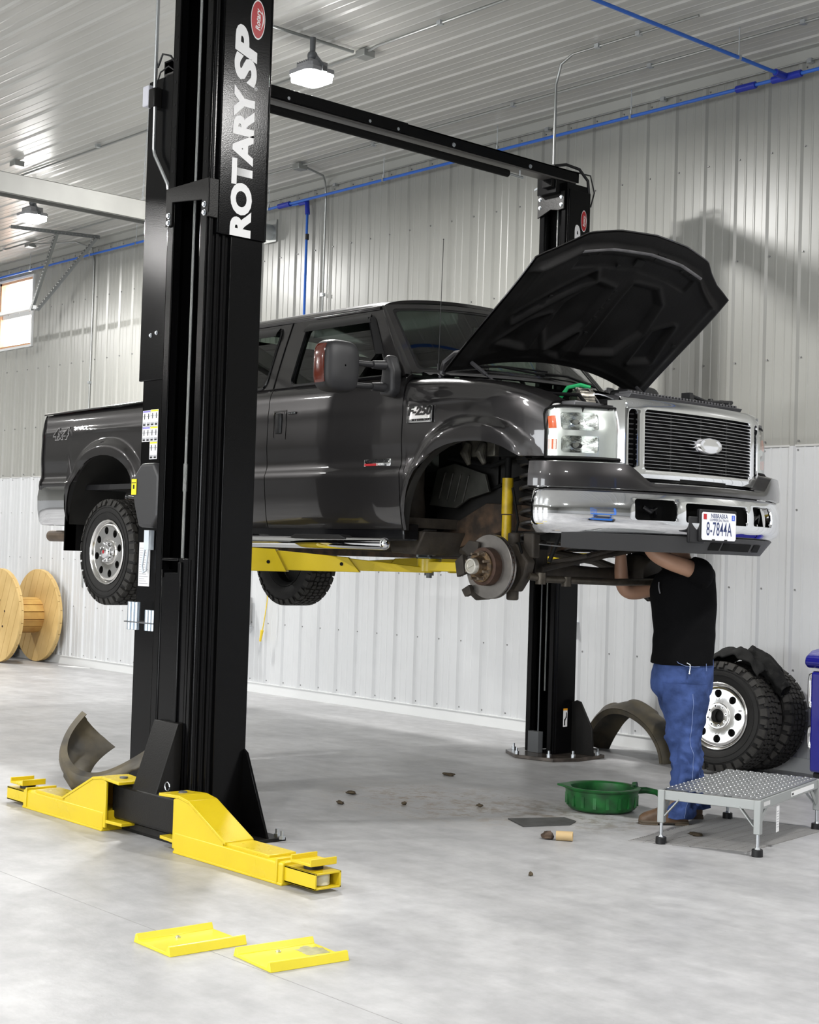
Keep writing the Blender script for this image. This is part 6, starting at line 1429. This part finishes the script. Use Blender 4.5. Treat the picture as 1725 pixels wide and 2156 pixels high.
# ------------------------------------------------------------------ jacket on the tyres
def jacket():
    t = thing('jacket', 'crumpled dark work jacket thrown over the two leaning tyres', 'jacket', (-6.66, 9.25, .80))
    Mj = Matrix.Translation((-6.70, 9.24, .79)) @ Matrix.Rotation(radians(8), 4, 'Z')
    def fn(u, v):
        x = u*.235; y = v*.19
        base = .105*(1-u*u)**.8 if abs(u) < 1 else 0
        drop = -.09*max(0, abs(v)-.7)*1.5-.06*max(0, -u-.5)-.06*max(0, u-.5)
        n1 = noise.noise(Vector((x*6, y*6, 1.3))); n2 = noise.noise(Vector((x*15+3, y*11, 4))); rg = abs(noise.noise(Vector((x*8+y*7, y*5-x*3, 7))))
        z = base+drop+.030*n1+.018*n2-.055*rg+.012
        return Mj @ Vector((x+.03*n2+.02*n1*v, y+.02*n1, z))
    JC = mat('jacket_cloth', (.018, .018, .0175), .85, var=.3, vscale=20, bump=.3, bscale=120, spec=.2)
    m = MB(); m.grid(fn, lin(-1, 1, 64), lin(-1, 1, 50)); m.build('cloth', JC, t, smooth=180, solid=.012)
    def sl(k, a):
        pts = [(.08, -.04, .085), (.15, -.03, .06), (.22, -.02, .01), (.28, .0, -.06), (.33, .02, -.13), (.35, .03, -.17)]
        i = min(4, int(k*5)); f = k*5-i; c = Vector(pts[i]).lerp(Vector(pts[i+1]), f); r = .066-.012*k
        n = noise.noise(Vector((k*7, cos(a)*1.5, sin(a)*1.5))); n2 = noise.noise(Vector((k*16, cos(a)*2, sin(a)*2+5)))
        d = Vector((.55*cos(a)*.9, sin(a), .8*cos(a))).normalized(); return Mj @ (c+d*(r+.020*n+.010*n2))
    m = MB(); m.grid(lambda a, k: sl(k, a), [2*pi*i/28 for i in range(28)], lin(0, 1, 26), closeu=True); m.build('sleeve', JC, t, smooth=180)
jacket()
# ------------------------------------------------------------------ blue tool chest at the right edge
t = thing('tool_chest', 'glossy dark blue roller tool chest with chrome handles, cut off at right', 'tool chest', (-5.75, 9.3, 0))
CB = mat('chest_blue', (.006, .007, .20), .18, coat=.6)
m = MB(); m.box((-6.02, 9.12, .10), (-5.3, 9.60, .80)); m.build('cabinet', CB, t, bevel=.02, seg=3)
m = MB(); m.box((-6.00, 9.14, .055), (-5.32, 9.58, .10)); m.build('plinth', BLK, t, bevel=.01)
m = MB(); m.prism([(9.12+a, b) for a, b in ((.0, .82), (-.03, .85), (-.02, .90), (.05, .94), (.15, .955), (.33, .955), (.45, .92), (.48, .86), (.48, .82))], 'x', -6.06, -5.28); m.build('lid', CB, t, bevel=.03, seg=4)
for z0, z1 in ((.52, .80), (.24, .43)):
    m = MB(); m.tube([(-6.02, 9.17, z0+.02), (-6.045, 9.17, z0+.03), (-6.05, 9.17, z0+.07), (-6.05, 9.17, z1-.07), (-6.045, 9.17, z1-.03), (-6.02, 9.17, z1-.02)], .020, 12); m.build('handle', CHROME, t, smooth=80)
for x in (-5.98, -5.42):
    for y in (9.2, 9.52):
        m = MB(); m.cyl((x-.012, y, .028), (x+.012, y, .028), .028, n=16); m.box((x-.015, y-.01, .028), (x+.015, y+.01, .06)); m.build('caster', BLK, t)
t = thing('hose', 'black hose lying on the floor along the wall foot at lower right', 'hose', (-6.1, 9.0, 0))
m = MB(); m.tube([(-6.38, 8.86, .021), (-6.2, 8.93, .021), (-6.0, 8.95, .021), (-5.8, 8.9, .021), (-5.5, 8.8, .021)], .02, 10); m.build('tube', BLKM, t, smooth=80)

# ------------------------------------------------------------------ scissor lift parked out to the right (it shows mirrored in the bumper)
t = thing('scissor_lift', 'blue scissor lift parked to the right, seen only as a reflection in the chrome bumper', 'scissor lift', (.2, 5.6, 0))
SX = -2.0
SB = mat('lift_blue', (.02, .16, .62), .35)
m = MB(); m.box((1.2+SX, 5.0, .22), (3.2+SX, 6.2, .62)); m.build('chassis', SB, t, bevel=.03)
m = MB(); m.box((1.25+SX, 5.02, .62), (3.15+SX, 6.18, .75)); m.build('battery_tray', mat('lift_grey', (.2, .2, .2), .5), t, bevel=.01)
for x in (1.5+SX, 2.9+SX):
    for y in (4.98, 6.22):
        m = MB(); m.cyl((x, y-.09, .21), (x, y+.09, .21), .21, n=24); m.build('wheel', BLK, t, bevel=.02)
for k in range(3):
    z = .78+k*.22
    for y in (5.15, 6.05):
        for a, b in (((1.35+SX, z), (3.05+SX, z+.2)), ((3.05+SX, z), (1.35+SX, z+.2))):
            m = MB(); m.bar((a[0], y, a[1]), (b[0], y, b[1]), .05, .08); m.build('scissor_arm', SB, t)
m = MB(); m.box((1.15+SX, 4.98, 1.45), (3.25+SX, 6.22, 1.60)); m.build('platform', SB, t, bevel=.01)
for x in (1.17+SX, 1.85+SX, 2.55+SX, 3.23+SX):
    for y in (5.0, 6.2):
        m = MB(); m.cyl((x, y, 1.6), (x, y, 2.65), .022, n=10); m.build('rail_post', SB, t)
for z in (2.1, 2.65):
    m = MB(); m.tube([(1.17+SX, 5.0, z), (3.23+SX, 5.0, z), (3.23+SX, 6.2, z), (1.17+SX, 6.2, z)], .022, 10, closed=True); m.build('guard_rail', SB, t)
# ------------------------------------------------------------------ the mechanic
SKIN = mat('skin', (.44, .25, .165), .5, var=.12, vscale=14)
JEAN = mat('denim', (.058, .098, .27), .85, var=.55, vscale=8, bump=.7, bscale=24, col2=(.024, .042, .115), detail=6, spec=.15)
SHIRT = mat('black_tshirt', (.0035, .0035, .004), .9, bump=.2, bscale=200, spec=.08)
BOOT = mat('brown_leather', (.16, .095, .055), .5, var=.5, vscale=10, bump=.2, bscale=60)
fd = Vector((-.664, -.748, 0)).normalized(); lf = Vector((0, 0, 1)).cross(fd)
ROOT = Vector((-5.62, 7.15, 0))
PM = Matrix(((fd.x, lf.x, 0, ROOT.x), (fd.y, lf.y, 0, ROOT.y), (0, 0, 1, 0), (0, 0, 0, 1)))
man = thing('person', 'man in black t-shirt, blue jeans and brown boots reaching up under the truck', 'person', ROOT)
def ring_fn(keys, wr=0, seed=0, fold=None, wscale=9):
    """keys: (t, cx, cy, cz, rx, ry) -> point(angle, t)"""
    T = [[(k[0], k[i]) for k in keys] for i in range(1, 6)]
    def fn(a, t):
        cx, cy, cz, rx, ry = [cinterp(tb, t) for tb in T]
        d = Vector((cos(a)*rx, sin(a)*ry, 0)); p = Vector((cx, cy, cz))+d
        if wr:
            n = noise.noise(Vector((cos(a)*1.2+seed, sin(a)*1.2, p.z*wscale+cos(a)*1.1)))+.6*noise.noise(Vector((cos(a)*2+seed, sin(a)*2, p.z*wscale*2.1-sin(a)*1.3)))-.35*abs(noise.noise(Vector((cos(a)*1.5+seed, sin(a)*1.5+4, p.z*wscale*1.5))))
            amp = wr*(fold(p.z) if fold else 1); p += d.normalized()*n*amp
            p.z += .4*n*amp
        return p
    return fn
def loft(m, keys, n=40, rows=60, wr=0, seed=0, fold=None, t0=None, t1=None, cap=False, wscale=9):
    f = ring_fn(keys, wr, seed, fold, wscale); a, b = keys[0][0], keys[-1][0]
    m.grid(f, [2*pi*i/n for i in range(n)], lin(a, b, rows), closeu=True); return f
# jeans: hips and two legs
J = MB(PM)
loft(J, [(0, -.022, 0, .68, .10, .12), (.5, -.024, 0, .73, .150, .15), (1, -.020, 0, .78, .182, .168), (2, -.024, 0, .88, .180, .172), (3, -.026, 0, .965, .170, .165), (4, -.026, 0, .99, .166, .160)], rows=30, wr=.010, seed=2)
nearleg = [(.99-.80, -.022, .088, .82, .140, .105), (.30, -.026, .090, .72, .138, .108), (.40, -.028, .095, .62, .122, .104), (.52, -.020, .10, .50, .100, .090), (.66, -.044, .105, .36, .086, .080), (.82, -.034, .108, .20, .078, .076), (.94, -.012, .11, .09, .084, .080), (.985, -.004, .11, .045, .090, .082)]
farleg = [(.99-.80, -.022, -.088, .82, .135, .100), (.30, -.030, -.090, .72, .130, .104), (.40, -.044, -.095, .62, .114, .100), (.52, -.060, -.11, .50, .094, .088), (.66, -.094, -.115, .36, .080, .078), (.82, -.120, -.12, .20, .072, .074), (.94, -.135, -.12, .10, .074, .076), (.985, -.138, -.12, .065, .076, .076)]
foldf = lambda z: .55+.75*(1-sstep(.35, .62, z))
loft(J, nearleg, rows=120, wr=.023, seed=5, fold=foldf, wscale=11); loft(J, farleg, rows=110, wr=.023, seed=8, fold=foldf, wscale=11)
jeans = J.build('jeans', JEAN, man, smooth=180)
m = MB(PM); nf = ring_fn(nearleg, .023, 5, foldf, 11)
seam = [nf(radians(96)+.10*sin(t*3), t)+Vector((0, .0015, 0)) for t in lin(.25, .98, 70)]; m.tube(seam, .0018, 5); m.build('seam', mat('jean_seam', (.16, .22, .42), .7), jeans)
hp = ring_fn([(2, -.024, 0, .88, .180, .172), (3, -.026, 0, .965, .170, .165)])
m = MB(PM); m.tube([hp(radians(q), t)+Vector((0, .012, 0)) for q, t in ((62, 2.98), (70, 2.70), (84, 2.52), (100, 2.48), (112, 2.5))], .0016, 5); m.tube([hp(radians(128), t)+Vector((0, .012, 0)) for t in lin(2.2, 2.7, 5)], .0016, 5); m.build('pocket_stitching', MT['jean_seam'], jeans)
m = MB(PM); c = hp(radians(92), 2.62)+Vector((0, .016, 0)); m.tube([c, c+Vector((0, .004, -.02)), c+Vector((.004, .004, -.045))], .003, 6); m.sphere(c+Vector((.004, .004, -.05)), .007, 8, 6); m.tube([c+Vector((.02, 0, .01)), c], .003, 6); m.build('key_clip', ZINC, jeans)
m = MB(PM); m.grid(lambda a, t: Vector((-.026+(.172)*cos(a), .167*sin(a), .962+.034*t)), [2*pi*i/40 for i in range(40)], [0, .5, 1], closeu=True); m.build('belt', BLK, man, solid=.004)
# t-shirt with sleeves
TS = [(0, -.020, 0, .925, .180, .178), (.5, -.022, 0, .96, .182, .176), (1, -.024, 0, 1.08, .180, .170), (2, -.020, 0, 1.22, .190, .178), (3, -.012, 0, 1.35, .196, .196), (3.6, -.020, 0, 1.43, .180, .205), (4, -.040, 0, 1.48, .150, .190), (4.4, -.045, 0, 1.52, .110, .140), (4.8, -.030, 0, 1.545, .075, .078)]
S = MB(PM)
loft(S, TS, n=56, rows=90, wr=.011, seed=11, fold=lambda z: .5+.7*(1-sstep(.95, 1.2, z)), wscale=7)
def limb(m, pts, rad, n=14, wr=0, seed=0):
    P = [Vector(p) for p in pts]; k = 6; Q = []; R = []
    for i in range(len(P)-1):
        p0, p1, p2, p3 = P[max(0, i-1)], P[i], P[i+1], P[min(len(P)-1, i+2)]
        for j in range(k):
            t = j/k; Q.append(.5*((2*p1)+(p2-p0)*t+(2*p0-5*p1+4*p2-p3)*t*t+(3*p1-3*p2+p3-p0)*t**3)); R.append(lerp(rad[i], rad[i+1], t*t*(3-2*t)))
    Q.append(P[-1]); R.append(rad[-1]); m.tube(Q, R, n)
limb(S, [(-.06, .10, 1.42), (-.075, .16, 1.455), (-.065, .205, 1.475), (-.02, .225, 1.49)], [.085, .085, .076, .070], 20)
limb(S, [(-.02, -.10, 1.40), (.02, -.17, 1.41), (.09, -.195, 1.38), (.165, -.185, 1.358)], [.085, .083, .076, .072], 20)
shirt = S.build('tshirt', SHIRT, man, smooth=180)
tf = ring_fn(TS)
m = MB(PM)
for i in range(9):
    p = tf(radians(34+i*.9), 3.38-.055*i)+Vector((.012, .012, 0)); m.box((-.003, -.003, -.004), (.003, .003, .004), M=Matrix.Translation(p))
m.build('shirt_print', mat('print_faint', (.12, .12, .13), .6), shirt)['kind'] = 'stuff'
# body: head, neck, arms, hands as one skin surface
def skinbody():
    V = []; E = []; R = []
    def v(p, r, link=None):
        V.append(Vector(p)); R.append(r); i = len(V)-1
        if link is not None: E.append((link, i))
        return i
    ch = v((-.02, 0, 1.30), (.12, .10)); c2 = v((-.03, 0, 1.44), (.10, .08), ch)
    nk = v((-.01, 0, 1.53), .058, c2); n2 = v((.005, 0, 1.575), .056, nk)
    jaw = v((.035, 0, 1.605), .062, n2); hd = v((.025, 0, 1.665), .088, jaw); h2 = v((-.005, 0, 1.72), .084, hd); v((-.03, 0, 1.755), .05, h2)
    v((.125, 0, 1.68), .014, v((.105, 0, 1.66), .018, hd))
    for sy in (-1, 1): v((.0, sy*.098, 1.675), .010, v((.01, sy*.085, 1.67), .014, hd))
    def armchain(pts, link):
        for p, r in pts: link = v(p, r, link)
        return link
    L = armchain([((-.06, .12, 1.44), .060), ((-.065, .19, 1.47), .056), ((.02, .222, 1.497), .053), ((.10, .222, 1.520), .052), ((.185, .20, 1.555), .047), ((.215, .16, 1.60), .046), ((.23, .10, 1.68), .036), ((.235, .06, 1.745), .027)], c2)
    Rr = armchain([((-.0, -.12, 1.41), .060), ((.03, -.18, 1.405), .056), ((.12, -.19, 1.37), .054), ((.20, -.17, 1.345), .052), ((.285, -.145, 1.325), .048), ((.328, -.14, 1.36), .046), ((.338, -.135, 1.45), .045), ((.342, -.13, 1.56), .034), ((.34, -.13, 1.625), .027)], c2)
    def hand(w, up, side, fwd):
        up = Vector(up).normalized(); side = Vector(side).normalized(); fwd = Vector(fwd).normalized(); W0 = V[w]
        palm = v(W0+up*.045, (.036, .018), w); p2 = v(W0+up*.082, (.036, .015), palm)
        for k, ln in ((-1.5, .062), (-.5, .075), (.5, .080), (1.5, .070)):
            b = v(W0+up*.098+side*k*.019, .0095, p2); a = v(W0+up*(.098+ln*.45)+side*k*.020+fwd*.010, .0088, b); v(W0+up*(.098+ln*.75)+side*k*.020+fwd*.038, .0075, a)
        t = v(W0+up*.03-side*.035+fwd*.008, .012, palm); t2 = v(W0+up*.062-side*.052+fwd*.024, .0105, t); v(W0+up*.088-side*.050+fwd*.040, .0085, t2)
    hand(L, (.05, -.3, 1), (0, 1, .3), (1, 0, 0)); hand(Rr, (0, .1, 1), (0, -1, 0), (1, 0, 0))
    me = bpy.data.meshes.new('body'); me.from_pydata([PM @ p for p in V], E, []); me.materials.append(SKIN)
    o = bpy.data.objects.new('body', me); COL.objects.link(o); o.parent = man; o.matrix_parent_inverse = wbasis(man).inverted()
    md = o.modifiers.new('skin', 'SKIN'); md.use_smooth_shade = True; md.branch_smoothing = .5
    for i, r in enumerate(R):
        sv = me.skin_vertices[0].data[i]; sv.radius = r if isinstance(r, tuple) else (r, r)
    me.skin_vertices[0].data[0].use_root = True
    s2_ = o.modifiers.new('sub', 'SUBSURF'); s2_.levels = 2; s2_.render_levels = 2
    return o
skinbody()
m = MB(PM)
def hair(a, b): r = .105+.004*noise.noise(Vector((cos(a)*9, sin(a)*9, b*9))); return Vector((-.012+r*cos(a)*cos(b)*.98, r*.92*sin(a)*cos(b), 1.695+r*1.0*sin(b)))
m.grid(hair, [2*pi*i/36 for i in range(36)], lin(.05, pi/2*.99, 12), closeu=True); m.build('hair', mat('dark_hair', (.02, .013, .009), .7), man, smooth=80, solid=.006)
for sy in (-1, 1):
    m = MB(PM); m.sphere((.098, sy*.032, 1.69), .012, 12, 8); m.build('eye', WHITE, man)
m = MB(PM); m.tube([(.108, -.022, 1.635), (.114, 0, 1.632), (.108, .022, 1.635)], .005, 6); m.build('mouth', mat('lips', (.32, .12, .09), .5), man)
# boots
def boot(x0, y0, ang):
    M = PM @ Matrix.Translation((x0, y0, 0)) @ Matrix.Rotation(ang, 4, 'Z')
    half = [(-.10, .030), (-.085, .036), (-.04, .037), (.02, .036), (.08, .046), (.13, .050), (.165, .043), (.185, .024), (.190, 0)]
    m = MB(M)
    out = half+[(x, -y) for x, y in half[::-1][1:]]
    m.prism([(x, y) for x, y in out], 'z', .012, .026); m.prism([(-.102, -.034), (-.102, .034), (-.02, .034), (-.02, -.034)], 'z', .0, .013); m.prism([(x, y*.95) for x, y in out if x > .02], 'z', .0, .013)
    so = m
    u = MB(M)
    def fn(a, t):
        # sections from toe to ankle shaft
        x, hw, h = [cinterp(tb, t) for tb in ([(0, .186), (.12, .172), (.3, .13), (.5, .075), (.7, .02), (.85, -.02), (1, -.035)], [(0, .008), (.12, .034), (.3, .047), (.5, .046), (.7, .041), (.85, .042), (1, .046)], [(0, .030), (.12, .050), (.3, .062), (.5, .078), (.7, .105), (.85, .14), (1, .19)])]
        return None
    rows = []
    def up(a, t):
        z = .02+.19*t
        # horizontal sections: outline shrinks from the sole to the shaft
        k = t; xs = cos(a); 
        xf = cinterp([(0, .188), (.10, .186), (.22, .165), (.34, .105), (.48, .055), (.7, .035), (1, .03)], t); xb = cinterp([(0, -.10), (.2, -.102), (.5, -.095), (1, -.088)], t)
        hw = cinterp([(0, .046), (.15, .046), (.35, .042), (.6, .040), (1, .045)], t)
        cx = (xf+xb)/2; rx = (xf-xb)/2; e = .78
        f = lambda c: (1 if c >= 0 else -1)*abs(c)**e
        n = noise.noise(Vector((cos(a)*2, sin(a)*2, z*22)))*.003
        return Vector((cx+(rx+n)*f(cos(a)), (hw+n)*f(sin(a))*(1-.25*(1 if cos(a) < 0 else 0)*abs(cos(a))), z))
    u.grid(up, [2*pi*i/40 for i in range(40)], lin(0, 1, 26), closeu=True)
    b = u.build('boot', BOOT, man, smooth=80)
    so.build('sole', mat('boot_sole', (.10, .075, .05), .6), b, bevel=.003)
boot(.045, .115, 0); boot(-.085, -.13, .06)
